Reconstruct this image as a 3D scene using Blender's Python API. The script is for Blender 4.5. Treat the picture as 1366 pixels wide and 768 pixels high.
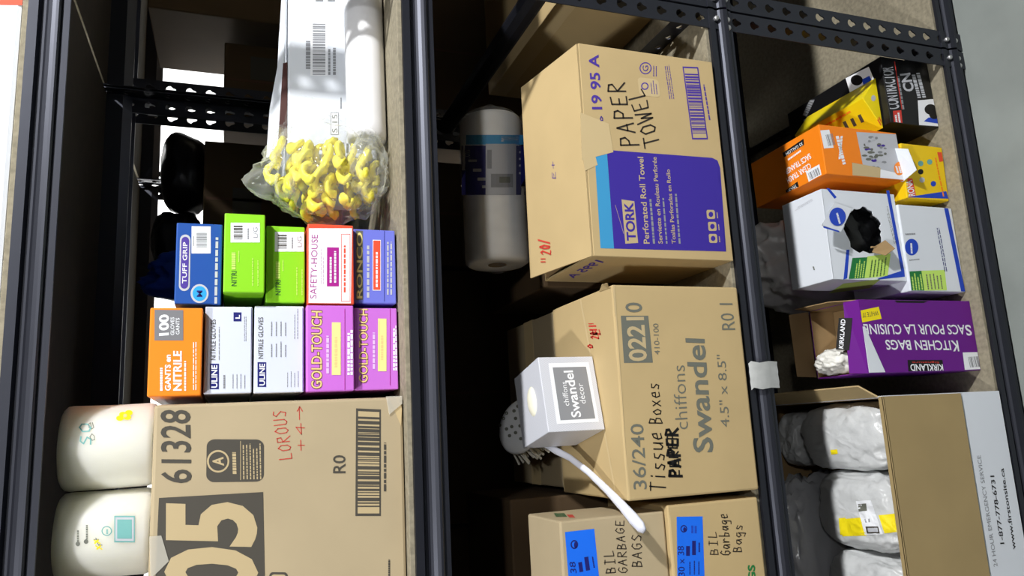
import bpy, bmesh, math, random
from mathutils import Vector, Matrix, noise
from mathutils.bvhtree import BVHTree
random.seed(7)
S = bpy.context.scene
for o in list(bpy.data.objects): bpy.data.objects.remove(o)

# ------------------------------------------------------------------ camera (phone held sideways, looking down into the racks)
F = 1004.17
CAM = Vector((0, -1.0, 1.5))
def cam_axes(p, y, r):
    cy, sy, cp, sp = math.cos(y), math.sin(y), math.cos(p), math.sin(p)
    w = Vector((sy*cp, cy*cp, -sp)); rt = Vector((cy, -sy, 0)); d = w.cross(rt)
    cr, sr = math.cos(r), math.sin(r)
    return rt*cr + d*sr, d*cr - rt*sr, w
RT, DN, FW = cam_axes(*[math.radians(v) for v in (20.307, 11.47, -1.0515)])
cd = bpy.data.cameras.new('camera'); cam = bpy.data.objects.new('camera', cd); S.collection.objects.link(cam)
cd.sensor_width = 36; cd.lens = F/1366*36; cd.clip_start = .01
m = Matrix((DN, RT, -FW)).transposed().to_4x4(); m.translation = CAM
cam.matrix_world = m; S.camera = cam

# ------------------------------------------------------------------ light
S.view_settings.view_transform = 'Standard'; S.view_settings.look = 'None'
S.view_settings.exposure = 0.0; S.view_settings.gamma = 1; S.view_settings.use_curve_mapping = False
wd = bpy.data.worlds.new('warehouse_air'); S.world = wd; wd.use_nodes = True
wd.node_tree.nodes['Background'].inputs[0].default_value = (.80, .86, 1, 1)
wd.node_tree.nodes['Background'].inputs[1].default_value = .010
def area(name, loc, to, size, power, col=(1, 1, 1), sy=None):
    l = bpy.data.lights.new(name, 'AREA'); l.energy = power; l.size = size; l.color = col
    if sy: l.shape = 'RECTANGLE'; l.size_y = sy
    o = bpy.data.objects.new(name, l); S.collection.objects.link(o); o.location = loc
    o.rotation_euler = (Vector(to)-Vector(loc)).to_track_quat('-Z', 'Y').to_euler(); return o
area('aisle_and_fill_light', (-.95, -1.42, 2.9), (.3, .1, .8), .12, 33, (1, 1, 1))
area('aisle_and_fill_light', (1.75, -1.42, 2.9), (.5, .1, .6), .12, 94, (1, 1, 1))  # fill lamp added to even out the right side and lowest bay
area('next_aisle_light', (1.0, -4.6, 4.3), (.2, 0, 1.2), .25, 52, (1, 1, 1))
area('back_aisle_light', (.7, 2.35, 3.2), (.7, 3.0, 1.4), 2.2, 280, (1, 1, 1), .4)

# ------------------------------------------------------------------ materials
def lin(c):
    return tuple(((v/255)/12.92 if v/255 <= .04045 else ((v/255+.055)/1.055)**2.4) for v in c)
MC = {}
def mat(name, c, rough=.6, metal=0, var=.0, scale=20, bump=0, spec=.4, stretch=None):
    if name in MC: return MC[name]
    m = bpy.data.materials.new(name); m.use_nodes = True; nt = m.node_tree; b = nt.nodes['Principled BSDF']
    col = lin(c)+(1,)
    b.inputs['Base Color'].default_value = col; b.inputs['Roughness'].default_value = rough
    b.inputs['Metallic'].default_value = metal; b.inputs['Specular IOR Level'].default_value = spec
    tc = nt.nodes.new('ShaderNodeTexCoord'); mp = nt.nodes.new('ShaderNodeMapping')
    nt.links.new(tc.outputs['Object'], mp.inputs[0])
    if stretch: mp.inputs['Scale'].default_value = stretch
    n = nt.nodes.new('ShaderNodeTexNoise'); n.inputs['Scale'].default_value = scale; n.inputs['Detail'].default_value = 6
    nt.links.new(mp.outputs[0], n.inputs[0])
    if var:
        r = nt.nodes.new('ShaderNodeValToRGB'); e = r.color_ramp.elements
        e[0].position = .3; e[1].position = .7
        e[0].color = tuple(v*(1-var) for v in col[:3])+(1,); e[1].color = tuple(min(1, v*(1+var)) for v in col[:3])+(1,)
        nt.links.new(n.outputs['Fac'], r.inputs[0]); nt.links.new(r.outputs[0], b.inputs['Base Color'])
    if bump:
        bp = nt.nodes.new('ShaderNodeBump'); bp.inputs['Strength'].default_value = bump; bp.inputs['Distance'].default_value = .004
        nt.links.new(n.outputs['Fac'], bp.inputs['Height']); nt.links.new(bp.outputs[0], b.inputs['Normal'])
    MC[name] = m; return m
def clear(name, tint, amount, rough=.15):
    """thin clear or milky plastic film: part see-through, part glossy skin"""
    if name in MC: return MC[name]
    m = bpy.data.materials.new(name); m.use_nodes = True; nt = m.node_tree
    b = nt.nodes['Principled BSDF']; b.inputs['Base Color'].default_value = lin(tint)+(1,)
    b.inputs['Roughness'].default_value = rough; b.inputs['Specular IOR Level'].default_value = .7
    t = nt.nodes.new('ShaderNodeBsdfTransparent'); mx = nt.nodes.new('ShaderNodeMixShader')
    lw = nt.nodes.new('ShaderNodeLayerWeight'); lw.inputs[0].default_value = .3
    ma = nt.nodes.new('ShaderNodeMath'); ma.operation = 'MULTIPLY_ADD'; ma.inputs[1].default_value = .32; ma.inputs[2].default_value = amount
    ma.use_clamp = True
    nt.links.new(lw.outputs['Facing'], ma.inputs[0]); nt.links.new(ma.outputs[0], mx.inputs[0])
    nt.links.new(t.outputs[0], mx.inputs[1]); nt.links.new(b.outputs[0], mx.inputs[2])
    nt.links.new(mx.outputs[0], nt.nodes['Material Output'].inputs[0])
    MC[name] = m; return m
def ink(name, c, rough=.6): return mat('ink_'+name, c, rough)
KRAFT = mat('kraft_card', (178, 161, 129), .75, var=.05, scale=9, bump=.06)
KRAFT2 = mat('pale_kraft_card', (190, 166, 120), .75, var=.05, scale=9, bump=.06)
KRAFT3 = mat('brown_card', (166, 144, 100), .75, var=.05, scale=9, bump=.06)
KRAFT_SHADE = mat('shaded_kraft_card', (84, 66, 44), .8, var=.08, scale=9)  # kraft card with the gloom of the back shelves put into its colour
KIN = mat('kraft_inner', (160, 132, 92), .85, var=.06, scale=14)
STEEL = mat('black_steel', (20, 21, 27), .46, var=.1, scale=30, bump=.03, spec=.75)
STEEL.node_tree.nodes['Principled BSDF'].inputs['Specular Tint'].default_value = (.8, .84, 1, 1)
BOLT = mat('zinc_bolt', (190, 190, 190), .35, .8)
BOARD = mat('particleboard', (142, 134, 114), .85, var=.2, scale=120, bump=.25)
UNDER_SHADE = mat('shaded_underside', (48, 40, 32), .9, var=.15, scale=40)  # same particleboard, the shade under the shelves put into its colour
CONC = mat('concrete', (140, 146, 142), .8, var=.14, scale=6, bump=.1)
WHITEW = mat('white_wall_paint', (240, 240, 238), .9)
WCARD = mat('white_card', (224, 229, 236), .6, var=.02, scale=6)
BLACKP = mat('black_plastic', (14, 14, 16), .35, var=.2, scale=10)
INK = dict(black=ink('black', (18, 17, 18)), dgrey=ink('dark_grey', (74, 70, 62)), slate=ink('slate', (108, 110, 100)), grey=ink('grey', (140, 142, 146)),
    lgrey=ink('light_grey', (190, 192, 198)), white=ink('white', (240, 242, 246)), red=ink('red', (205, 60, 50)), marker=ink('marker', (44, 38, 34)),
    purple=ink('purple', (74, 52, 150)), tpurple=ink('tork_purple', (58, 40, 150)), cyan=ink('cyan', (60, 150, 200)), tan=ink('tan', (190, 170, 130)),
    blue=ink('blue', (20, 110, 240)), navy=ink('navy', (22, 26, 110)), dblue=ink('dark_blue', (30, 70, 190)), green=ink('green', (30, 120, 60)),
    lime=ink('lime', (200, 235, 110)), yellow=ink('yellow', (248, 226, 20)), orange=ink('orange', (250, 140, 30)), magenta=ink('magenta', (170, 20, 140)),
    gold=ink('gold', (244, 208, 140)), cream=ink('cream', (248, 232, 150)), dbrown=ink('dark_brown', (90, 60, 40)), pink=ink('pink', (226, 190, 240)),
    teal=ink('teal', (112, 172, 168)), ftape=ink('pale_tape', (200, 178, 134)), redor=ink('red_orange', (232, 80, 50)), sky=ink('sky', (40, 160, 240)), dgreen=ink('deep_green', (40, 90, 50)))

# ------------------------------------------------------------------ object helpers
def link(o): S.collection.objects.link(o); return o
def thing(name, label, cat, loc=(0, 0, 0), rz=0, group=None):
    o = link(bpy.data.objects.new(name, None)); o.empty_display_size = .02
    o.matrix_world = Matrix.Translation(loc) @ Matrix.Rotation(rz, 4, 'Z')
    o['label'] = label; o['category'] = cat
    if group: o['group'] = group
    return o
def tag(o, label, cat, group=None, kind=None):
    if label: o['label'] = label
    if cat: o['category'] = cat
    if group: o['group'] = group
    if kind: o['kind'] = kind
    return o
WM = {}
def wmat(o):
    return WM.get(o.name) or o.matrix_basis.copy()
def obj(name, bm, mats, parent=None, smooth=False, label=None):
    """link a bmesh given in WORLD coordinates as one mesh object under parent"""
    me = bpy.data.meshes.new(name)
    if parent is not None:
        M = WM.get(parent.name, parent.matrix_basis)
        bm.transform(M.inverted())
    else: M = None
    bm.normal_update(); bm.to_mesh(me); bm.free()
    for mm in (mats if isinstance(mats, (list, tuple)) else [mats]): me.materials.append(mm)
    if smooth:
        for p in me.polygons: p.use_smooth = True
    o = link(bpy.data.objects.new(name, me))
    if parent is not None: o.parent = parent; WM[o.name] = M
    if label: o['label'] = label
    return o
def solo(name, bm, mats, label, cat, group=None, smooth=False, kind=None):
    """a thing that is a single mesh; origin moved to its base centre"""
    xs = [v.co for v in bm.verts]
    c = Vector(((min(v.x for v in xs)+max(v.x for v in xs))/2, (min(v.y for v in xs)+max(v.y for v in xs))/2, min(v.z for v in xs)))
    bm.transform(Matrix.Translation(-c)); o = obj(name, bm, mats, None, smooth); o.location = c
    WM[o.name] = Matrix.Translation(c)
    return tag(o, label, cat, group, kind)
def struct(name, bm, m): o = obj(name, bm, m); o['kind'] = 'structure'; return o
def box(x0, x1, y0, y1, z0, z1, bev=0, bm=None, mi=0, seg=2):
    b = bmesh.new(); bmesh.ops.create_cube(b, size=1)
    for v in b.verts: v.co = Vector((x0+(v.co.x+.5)*(x1-x0), y0+(v.co.y+.5)*(y1-y0), z0+(v.co.z+.5)*(z1-z0)))
    if bev: bmesh.ops.bevel(b, geom=b.edges[:], offset=bev, segments=seg, affect='EDGES', profile=.5)
    for f in b.faces: f.material_index = mi
    if bm is None: return b
    return join(bm, b)
def join(bm, b):
    me = bpy.data.meshes.new('tmp'); b.to_mesh(me); b.free(); bm.from_mesh(me); bpy.data.meshes.remove(me); return bm
def prism(prof, axis, a0, a1):
    """extrude a closed 2-D profile along axis ('x': profile is (y,z); 'z': profile is (x,y); 'y': (x,z))"""
    bm = bmesh.new()
    def P(p, a): return Vector((a, p[0], p[1])) if axis == 'x' else (Vector((p[0], p[1], a)) if axis == 'z' else Vector((p[0], a, p[1])))
    A = [bm.verts.new(P(p, a0)) for p in prof]; B = [bm.verts.new(P(p, a1)) for p in prof]
    n = len(prof)
    for i in range(n): bm.faces.new((A[i], A[(i+1) % n], B[(i+1) % n], B[i]))
    bm.faces.new(A[::-1]); bm.faces.new(B); bmesh.ops.recalc_face_normals(bm, faces=bm.faces[:]); return bm
def slab(corners, t, bm=None, mi=0):
    """thick sheet over a world-space polygon (t along its normal, downwards)"""
    b = bmesh.new(); vs = [b.verts.new(c) for c in corners]; f = b.faces.new(vs); f.normal_update()
    n = f.normal.copy(); r = bmesh.ops.extrude_face_region(b, geom=[f])
    for v in [g for g in r['geom'] if isinstance(g, bmesh.types.BMVert)]: v.co -= n*t
    bmesh.ops.recalc_face_normals(b, faces=b.faces[:])
    for f in b.faces: f.material_index = mi
    return b if bm is None else join(bm, b)
def tube(pts, rad, n=10, bm=None, flat=1.0, caps=True):
    b = bmesh.new(); pts = [Vector(p) for p in pts]; rings = []
    up = Vector((.13, .2, .97))
    for i, p in enumerate(pts):
        t = (pts[min(i+1, len(pts)-1)]-pts[max(i-1, 0)]).normalized()
        s = t.cross(up).normalized(); u = s.cross(t)
        r = rad[i] if isinstance(rad, (list, tuple)) else rad
        rings.append([b.verts.new(p+(s*math.cos(2*math.pi*k/n)+u*math.sin(2*math.pi*k/n)*flat)*r) for k in range(n)])
    for a, c in zip(rings, rings[1:]):
        for k in range(n): b.faces.new((a[k], a[(k+1) % n], c[(k+1) % n], c[k]))
    if caps: b.faces.new(rings[0][::-1]); b.faces.new(rings[-1])
    bmesh.ops.recalc_face_normals(b, faces=b.faces[:])
    return b if bm is None else join(bm, b)
def lathe(prof, c, axis, n=40, bm=None):
    """prof = (radius, height) pairs turned about axis through c"""
    b = bmesh.new(); ax = Vector(axis).normalized(); q = Vector((0, 0, 1)).rotation_difference(ax).to_matrix(); c = Vector(c); rings = []
    for r, h in prof:
        if r < 1e-6: rings.append([b.verts.new(c+q@Vector((0, 0, h)))])
        else: rings.append([b.verts.new(c+q@Vector((r*math.cos(2*math.pi*k/n), r*math.sin(2*math.pi*k/n), h))) for k in range(n)])
    for A, B in zip(rings, rings[1:]):
        for k in range(n):
            if len(A) == 1: b.faces.new((A[0], B[(k+1) % n], B[k]))
            elif len(B) == 1: b.faces.new((A[k], A[(k+1) % n], B[0]))
            else: b.faces.new((A[k], A[(k+1) % n], B[(k+1) % n], B[k]))
    bmesh.ops.recalc_face_normals(b, faces=b.faces[:])
    return b if bm is None else join(bm, b)
def blob(c, size, seed=0, amp=.15, freq=3, sq=2.0, nu=56, nv=36, floor=None, crease=.5, spike=None):
    """crumpled bag / pillow: superellipsoid with soft lumps and sharp folds"""
    b = bmesh.new(); c = Vector(c); rings = []; off = Vector((seed*7.3, seed*3.1, seed*5.7))
    def sp(v): return math.copysign(abs(v)**(2/sq), v)
    for j in range(nv+1):
        th = -math.pi/2+math.pi*j/nv; row = []
        for i in range(1 if j in (0, nv) else nu):
            ph = 2*math.pi*i/nu
            d = Vector((sp(math.cos(th))*sp(math.cos(ph)), sp(math.cos(th))*sp(math.sin(ph)), sp(math.sin(th))))
            q = d*freq+off
            k = 1+amp*(noise.noise(q)*.9+crease*(.5-abs(noise.noise(q*1.9+Vector((3, 1, 2)))*2))+crease*.5*(.5-abs(noise.noise(q*4.1))*2))
            if spike:
                for sd, sa, sw in spike:
                    dd = d.normalized().dot(Vector(sd).normalized()); k += sa*max(0, (dd-1+sw)/sw)**2
            p = c+Vector((d.x*size[0], d.y*size[1], d.z*size[2]))*k
            if floor is not None and p.z < floor: p.z = floor+abs(noise.noise(p*60))*.0005
            row.append(b.verts.new(p))
        rings.append(row)
    for A, B in zip(rings, rings[1:]):
        for i in range(nu):
            if len(A) == 1: b.faces.new((A[0], B[(i+1) % nu], B[i]))
            elif len(B) == 1: b.faces.new((A[i], A[(i+1) % nu], B[0]))
            else: b.faces.new((A[i], A[(i+1) % nu], B[(i+1) % nu], B[i]))
    bmesh.ops.recalc_face_normals(b, faces=b.faces[:]); return b

# ------------------------------------------------------------------ printing on faces
def ray(x, y): return (FW + RT*((384-y)/F) + DN*((x-683)/F))
TC = {}
def glyphs(s, bold):
    if (s, bold) in TC: return TC[(s, bold)]
    cu = bpy.data.curves.new('lettering', 'FONT'); cu.body = s; cu.size = 1; cu.offset = bold; cu.resolution_u = 3
    o = link(bpy.data.objects.new('lettering', cu)); dg = bpy.context.evaluated_depsgraph_get(); dg.update()
    ev = o.evaluated_get(dg); me = ev.to_mesh()
    vs = [(v.co.x, v.co.y) for v in me.vertices]; fs = [tuple(p.vertices) for p in me.polygons]; ev.to_mesh_clear()
    bpy.data.objects.remove(o); bpy.data.curves.remove(cu)
    x0, x1 = min(v[0] for v in vs), max(v[0] for v in vs); y0, y1 = min(v[1] for v in vs), max(v[1] for v in vs)
    TC[(s, bold)] = ([((x-x0)/(x1-x0), (y-y0)/(y1-y0)) for x, y in vs], fs); return TC[(s, bold)]
HAND = {  # hand-drawn capitals and small letters, strokes on a unit cell
 'P': [[(.1, -.05), (.12, 1), (.7, .95), (.8, .7), (.5, .5), (.12, .48)]], 'A': [[(0, 0), (.45, 1), (.85, 0)], [(.15, .38), (.75, .4)]],
 'E': [[(.8, .95), (.15, .95), (.12, .05), (.85, .02)], [(.15, .5), (.65, .52)]], 'R': [[(.1, 0), (.12, 1), (.7, .95), (.75, .65), (.12, .5), (.9, -.05)]],
 'T': [[(0, 1), (1, .95)], [(.5, 1), (.45, 0)]], 'O': [[(.5, 1), (.1, .7), (.15, .15), (.5, 0), (.85, .25), (.85, .75), (.5, 1)]],
 'W': [[(0, 1), (.25, 0), (.5, .7), (.7, 0), (1, 1)]], 'L': [[(.15, 1), (.12, .02), (.85, .05)]], 'N': [[(.05, 0), (.1, 1), (.8, 0), (.85, 1)]],
 'B': [[(.1, 0), (.12, 1), (.7, .85), (.6, .55), (.15, .52), (.8, .4), (.75, .08), (.1, 0)]], 'I': [[(.5, 1), (.48, 0)], [(.2, 1), (.8, 1)], [(.2, 0), (.8, 0)]],
 'G': [[(.85, .85), (.5, 1), (.12, .7), (.12, .25), (.5, 0), (.85, .2), (.82, .5), (.5, .48)]], 'S': [[(.85, .9), (.4, 1), (.15, .75), (.8, .35), (.6, .02), (.1, .1)]],
 'U': [[(.1, 1), (.15, .15), (.5, 0), (.85, .2), (.88, 1)]], 'i': [[(.5, .6), (.5, 0)], [(.5, .8), (.52, .86)]], 's': [[(.8, .55), (.3, .6), (.25, .4), (.75, .22), (.6, 0), (.1, .05)]],
 'u': [[(.1, .6), (.15, .1), (.5, 0), (.85, .2), (.85, .6), (.9, 0)]], 'e': [[(.1, .3), (.8, .35), (.7, .6), (.3, .6), (.12, .3), (.3, .02), (.85, .08)]],
 'o': [[(.5, .6), (.12, .4), (.2, .05), (.6, 0), (.85, .3), (.5, .6)]], 'x': [[(.1, .6), (.85, 0)], [(.8, .6), (.1, 0)]], 'a': [[(.8, .55), (.3, .6), (.1, .25), (.4, 0), (.8, .4), (.8, .55), (.9, 0)]],
 'r': [[(.15, .6), (.2, 0), (.25, .4), (.6, .6), (.85, .5)]], 'b': [[(.15, 1), (.15, 0), (.7, .05), (.8, .4), (.2, .5)]], 'g': [[(.8, .55), (.3, .6), (.1, .3), (.4, .1), (.8, .45), (.75, -.35), (.2, -.3)]],
 '+': [[(.1, .5), (.9, .5)], [(.5, .85), (.5, .15)]], '4': [[(.6, 0), (.65, 1), (.1, .4), (.95, .4)]], '>': [[(0, .5), (1, .5)], [(.65, .8), (1, .5), (.65, .2)]], '2': [[(.1, .8), (.5, 1), (.8, .75), (.1, 0), (.9, 0)]],
 '0': [[(.5, 1), (.15, .6), (.25, .1), (.6, 0), (.85, .5), (.5, 1)]], '/': [[(.1, -.1), (.9, 1.1)]], '1': [[(.5, 1), (.5, 0)]], ' ': []}
class Print:
    """ink and stickers on one face of a thing; p0 = start of the base line, p1 = its end, p2 = above the start
    (measured off the photograph and laid onto the face, so sizes and places on the face are real)"""
    def __init__(s, org, nrm, surf=None, clip=None):
        s.o = Vector(org); s.n = Vector(nrm).normalized(); s.surf = surf; s.clip = clip
        s.bm = bmesh.new(); s.mats = []; s.own = []; s.cur = None
    def part(s, name=None):
        """what follows is a sticker or writing of its own"""
        s.own.append((s.cur, s.bm, s.mats)); s.cur = name; s.bm = bmesh.new(); s.mats = []; return s
    def mi(s, m):
        m = INK[m] if isinstance(m, str) else m
        if m not in s.mats: s.mats.append(m)
        return s.mats.index(m)
    def hit(s, p):
        d = ray(*p)
        if s.surf:
            h = s.surf.ray_cast(CAM, d.normalized())
            if h[0] is not None: return h[0], (h[1] if h[1].dot(d) < 0 else -h[1])
        return CAM + d*((s.o-CAM).dot(s.n)/d.dot(s.n)), s.n
    def frame(s, p0, p1, p2):
        if s.surf:
            p0, p1, p2 = [Vector(p) for p in (p0, p1, p2)]
            def f(a, b, L):
                h, n = s.hit(p0+(p1-p0)*a+(p2-p0)*b); return h + n*(.0006+.00025*L)
            return f
        A, B, C = [s.hit(p)[0] for p in (p0, p1, p2)]
        return lambda a, b, L: A+(B-A)*a+(C-A)*b+s.n*(.0003+.00018*L)
    def poly(s, f, pts, m, L, flip=False):
        vs = [s.bm.verts.new(f(a, b, L)) for a, b in pts]
        try: fc = s.bm.faces.new(vs); fc.material_index = s.mi(m)
        except ValueError: pass
    def quad(s, p0, p1, p2, m, L=0, n=1):
        f = s.frame(p0, p1, p2); n = 10 if s.surf else n
        for i in range(n):
            for j in range(n): s.poly(f, [(i/n, j/n), ((i+1)/n, j/n), ((i+1)/n, (j+1)/n), (i/n, (j+1)/n)], m, L)
        return s
    def quad4(s, a, b, c, d, m, L=0):
        if s.surf:
            n = 12; g = lambda u, v: s.hit((Vector(a)*(1-u)+Vector(b)*u)*(1-v)+(Vector(d)*(1-u)+Vector(c)*u)*v)
            G = [[s.bm.verts.new((lambda h: h[0]+h[1]*(.0006+.00025*L))(g(i/n, j/n))) for j in range(n+1)] for i in range(n+1)]
            for i in range(n):
                for j in range(n): s.bm.faces.new((G[i][j], G[i+1][j], G[i+1][j+1], G[i][j+1])).material_index = s.mi(m)
            return s
        hs = [s.hit(p) for p in (a, b, c, d)]
        vs = [s.bm.verts.new(h+n*(.0003+.00018*L)) for h, n in hs]; s.bm.faces.new(vs).material_index = s.mi(m); return s
    def r(s, x0, y0, x1, y1, m, L=0): return s.quad((x1, y1), (x1, y0), (x0, y1), m, L)     # upright rectangle between two corners
    def rr(s, p0, p1, p2, m, L=0, rad=.15, asp=1):
        f = s.frame(p0, p1, p2); pts = []
        for cx, cy, a0 in ((1-rad*asp, 1-rad, 0), (rad*asp, 1-rad, 90), (rad*asp, rad, 180), (1-rad*asp, rad, 270)):
            for k in range(7): a = math.radians(a0+15*k); pts.append((cx+rad*asp*math.cos(a), cy+rad*math.sin(a)))
        s.poly(f, pts, m, L); return s
    def ell(s, c, rx, ry, m, L=0, ring=0):
        f = s.frame((c[0], c[1]), (c[0], c[1]-ry), (c[0]-rx, c[1])); n = 28
        P = [(math.cos(2*math.pi*k/n), math.sin(2*math.pi*k/n)) for k in range(n)]
        if ring:
            for k in range(n):
                a, b = P[k], P[(k+1) % n]; q = 1-ring; s.poly(f, [a, b, (b[0]*q, b[1]*q), (a[0]*q, a[1]*q)], m, L)
        else: s.poly(f, P, m, L)
        return s
    def t(s, txt, p0, p1, p2, m, L=1, bold=.0):
        f = s.frame(p0, p1, p2); vs, fs = glyphs(txt, bold)
        V = [s.bm.verts.new(f(a, b, L)) for a, b in vs]; k = s.mi(m)
        for q in fs:
            try: s.bm.faces.new([V[i] for i in q]).material_index = k
            except ValueError: pass
        return s
    def tR(s, txt, x0, y0, x1, y1, m, L=1, bold=0): return s.t(txt, (x1, y1), (x1, y0), (x0, y1), m, L, bold)
    def hand(s, txt, p0, p1, p2, m, L=1, w=.1, jit=.05, asp=None):
        f = s.frame(p0, p1, p2); A, B, C = f(0, 0, L), f(1, 0, L), f(0, 1, L); n = len(txt); rnd = random.Random(txt)
        sx = (C-A).length/(B-A).length
        for i, ch in enumerate(txt):
            for st in HAND[ch]:
                P = [((i+.08+.8*x)/n, y+rnd.uniform(-jit, jit)) for x, y in st]
                for (xa, ya), (xb, yb) in zip(P, P[1:]):
                    dx, dy = (xb-xa)/sx, yb-ya; l = math.hypot(dx, dy) or 1; nx, ny = -dy/l*w/2*sx, dx/l*w/2; ex, ey = dx/l*w*.35*sx, dy/l*w*.35
                    s.poly(f, [(xa+nx-ex, ya+ny-ey), (xb+nx+ex, yb+ny+ey), (xb-nx+ex, yb-ny+ey), (xa-nx-ex, ya-ny-ey)], m, L)
        return s
    def fine(s, p0, p1, p2, m, lines=1, L=1, seed=1, fill=.62):
        """small print too fine to read: word-length strokes"""
        f = s.frame(p0, p1, p2); rn = random.Random(seed)
        for j in range(lines):
            x = 0; e = rn.uniform(.75, 1)
            y1 = 1-(j+.5-fill/2)/lines; y0 = 1-(j+.5+fill/2)/lines
            while x < e:
                w = rn.uniform(.04, .12)
                s.poly(f, [(x, y0), (min(e, x+w), y0), (min(e, x+w), y1), (x, y1)], m, L); x += w+.02
        return s
    def bars(s, p0, p1, p2, m, L=1, n=26, seed=3):
        f = s.frame(p0, p1, p2); rn = random.Random(seed); x = 0
        while x < 1:
            w = rn.choice((.4, .6, 1, 1.5))/n; s.poly(f, [(x, 0), (min(1, x+w), 0), (min(1, x+w), 1), (x, 1)], m, L); x += w+rn.choice((.3, .5, .8))/n
        return s
    def barsR(s, x0, y0, x1, y1, m, L=1, n=26, seed=3): return s.bars((x1, y1), (x1, y0), (x0, y1), m, L, n, seed)
    def fineR(s, x0, y0, x1, y1, m, lines=1, L=1, seed=1, fill=.62): return s.fine((x1, y1), (x1, y0), (x0, y1), m, lines, L, seed, fill)
    def line(s, p, q, w, m, L=1):
        A, na = s.hit(p); B, nb = s.hit(q); d = (B-A).normalized(); u = d.cross(na)*(w/2); e = .0003+.00018*L
        vs = [s.bm.verts.new(v) for v in (A+u+na*e, B+u+nb*e, B-u+nb*e, A-u+na*e)]; s.bm.faces.new(vs).material_index = s.mi(m); return s
    def done(s, parent, name='front_print', label=None):
        s.own.append((s.cur, s.bm, s.mats)); groups = {}
        for nm, bm, ms in s.own: groups.setdefault(nm, []).append((bm, ms))
        for nm, L in groups.items():
            mats = []; B = bmesh.new()
            for bm, ms in L:
                for m in ms:
                    if m not in mats: mats.append(m)
                for f in bm.faces: f.material_index = mats.index(ms[f.material_index])
                join(B, bm)
            if not len(B.verts): B.free(); continue
            if s.clip:                                        # keep the ink on its face
                M, lo, hi, ax = s.clip; Mi = M.inverted()
                for v in B.verts:
                    q = Mi @ v.co
                    for k in range(3):
                        if k != ax: q[k] = min(hi[k]-.0012, max(lo[k]+.0012, q[k]))
                    v.co = M @ q
                bmesh.ops.dissolve_degenerate(B, dist=1e-5, edges=B.edges[:])
            obj(nm or name, B, mats, parent, label=label if nm is None else None)
def bvh(bm): return BVHTree.FromBMesh(bm)

# ------------------------------------------------------------------ room
Z2, Z3, Z4, Z1 = 1.2805, .737, .182, 1.752          # tops of the four shelf boards (second, third, lowest, highest)
FZ = .116
struct('floor', box(-4, 5, -4.5, 4, FZ-.1, FZ), CONC)
struct('wall_back', box(-4, 5, 3.0, 3.1, FZ, 4), WHITEW)

struct('light_blocker_wall', box(-5, 6, -2.8, -2.7, FZ, 2.80), mat('blocker_grey', (70, 70, 72), .9))  # unseen wall added, its height set to keep far lamp off lowest bay

# ------------------------------------------------------------------ shelving
def teardrop_strip(a0, a1, b0, b1, t, place, pitch=.0381, hole=.0085, tear=True):
    """steel strip a0..a1 long, b0..b1 wide with a row of keyhole slots; place(a,b,t) -> world"""
    bm = bmesh.new(); n = max(1, round((a1-a0)/pitch)); p = (a1-a0)/n; bc = (b0+b1)/2; N = 16
    for i in range(n):
        c = a0+p*(i+.5); O = []; I = []
        for k in range(N):
            an = 2*math.pi*k/N; dx, dy = math.cos(an), math.sin(an)
            sc = min((p/2)/max(abs(dx), 1e-6), ((b1-b0)/2)/max(abs(dy), 1e-6))
            O.append((c+dx*sc, bc+dy*sc))
            if tear and dx < -.2: I.append((c+dx*hole*1.35, bc+dy*hole*.55))
            else: I.append((c+dx*hole, bc+dy*hole*(1 if tear else .6)))
        # square the outer corners
        for k in (2, 6, 10, 14): O[k] = (c+(p/2)*(1 if k in (2, 14) else -1), bc+((b1-b0)/2)*(1 if k in (2, 6) else -1))
        for T, fl in ((0, 0), (t, 1)):
            vo = [bm.verts.new(place(a, b, T)) for a, b in O]; vi = [bm.verts.new(place(a, b, T)) for a, b in I]
            for k in range(N):
                q = (vo[k], vo[(k+1) % N], vi[(k+1) % N], vi[k]); bm.faces.new(q if fl else q[::-1])
            if fl:
                for k in range(N): bm.faces.new((vi[k], vi[(k+1) % N], pv[(k+1) % N], pv[k]))
                for b in (b0, b1):
                    bm.faces.new([bm.verts.new(v) for v in (place(c-p/2, b, 0), place(c+p/2, b, 0), place(c+p/2, b, t), place(c-p/2, b, t))])
            else: pv = vi
    bmesh.ops.remove_doubles(bm, verts=bm.verts[:], dist=1e-5); bmesh.ops.recalc_face_normals(bm, faces=bm.faces[:]); return bm
def post(root, x0, sx, y0, sy, z0=.1165, z1=2.3):
    """angle upright: slotted front flange in x, slotted side flange in y, from corner (x0,y0)"""
    w = .036
    bm = teardrop_strip(z0, z1, 0, w, .002, lambda a, b, t: Vector((x0+sx*b, y0+sy*t, a)))
    join(bm, teardrop_strip(z0, z1, .002, w, .002, lambda a, b, t: Vector((x0+sx*t, y0+sy*b, a))))
    return obj('post', bm, STEEL, root)
def beam_prof(y, s, zt):
    """stepped shelf beam seen end on; s=-1 the face looks to -y"""
    P = [(0, 0), (0, -.011), (.006, -.0135), (.006, -.0185), (.0015, -.0195), (-.0015, -.0225), (-.0042, -.027), (-.0058, -.0315), (-.006, -.0345), (-.004, -.0365), (-.001, -.037), (-.001, -.046), (.004, -.046), (.012, -.03), (.012, 0)]
    return [(y-s*py*1 if s == -1 else y-py, zt+pz) for py, pz in P] if s == 1 else [(y+py, zt+pz) for py, pz in P]
def bolt(root, p, d):
    bm = lathe([(0, .004), (.003, .0035), (.0048, .0015), (.005, 0), (.005, -.002)], p, d, 12)
    return obj('bolt', bm, BOLT, root, True)
BT = .007
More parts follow.
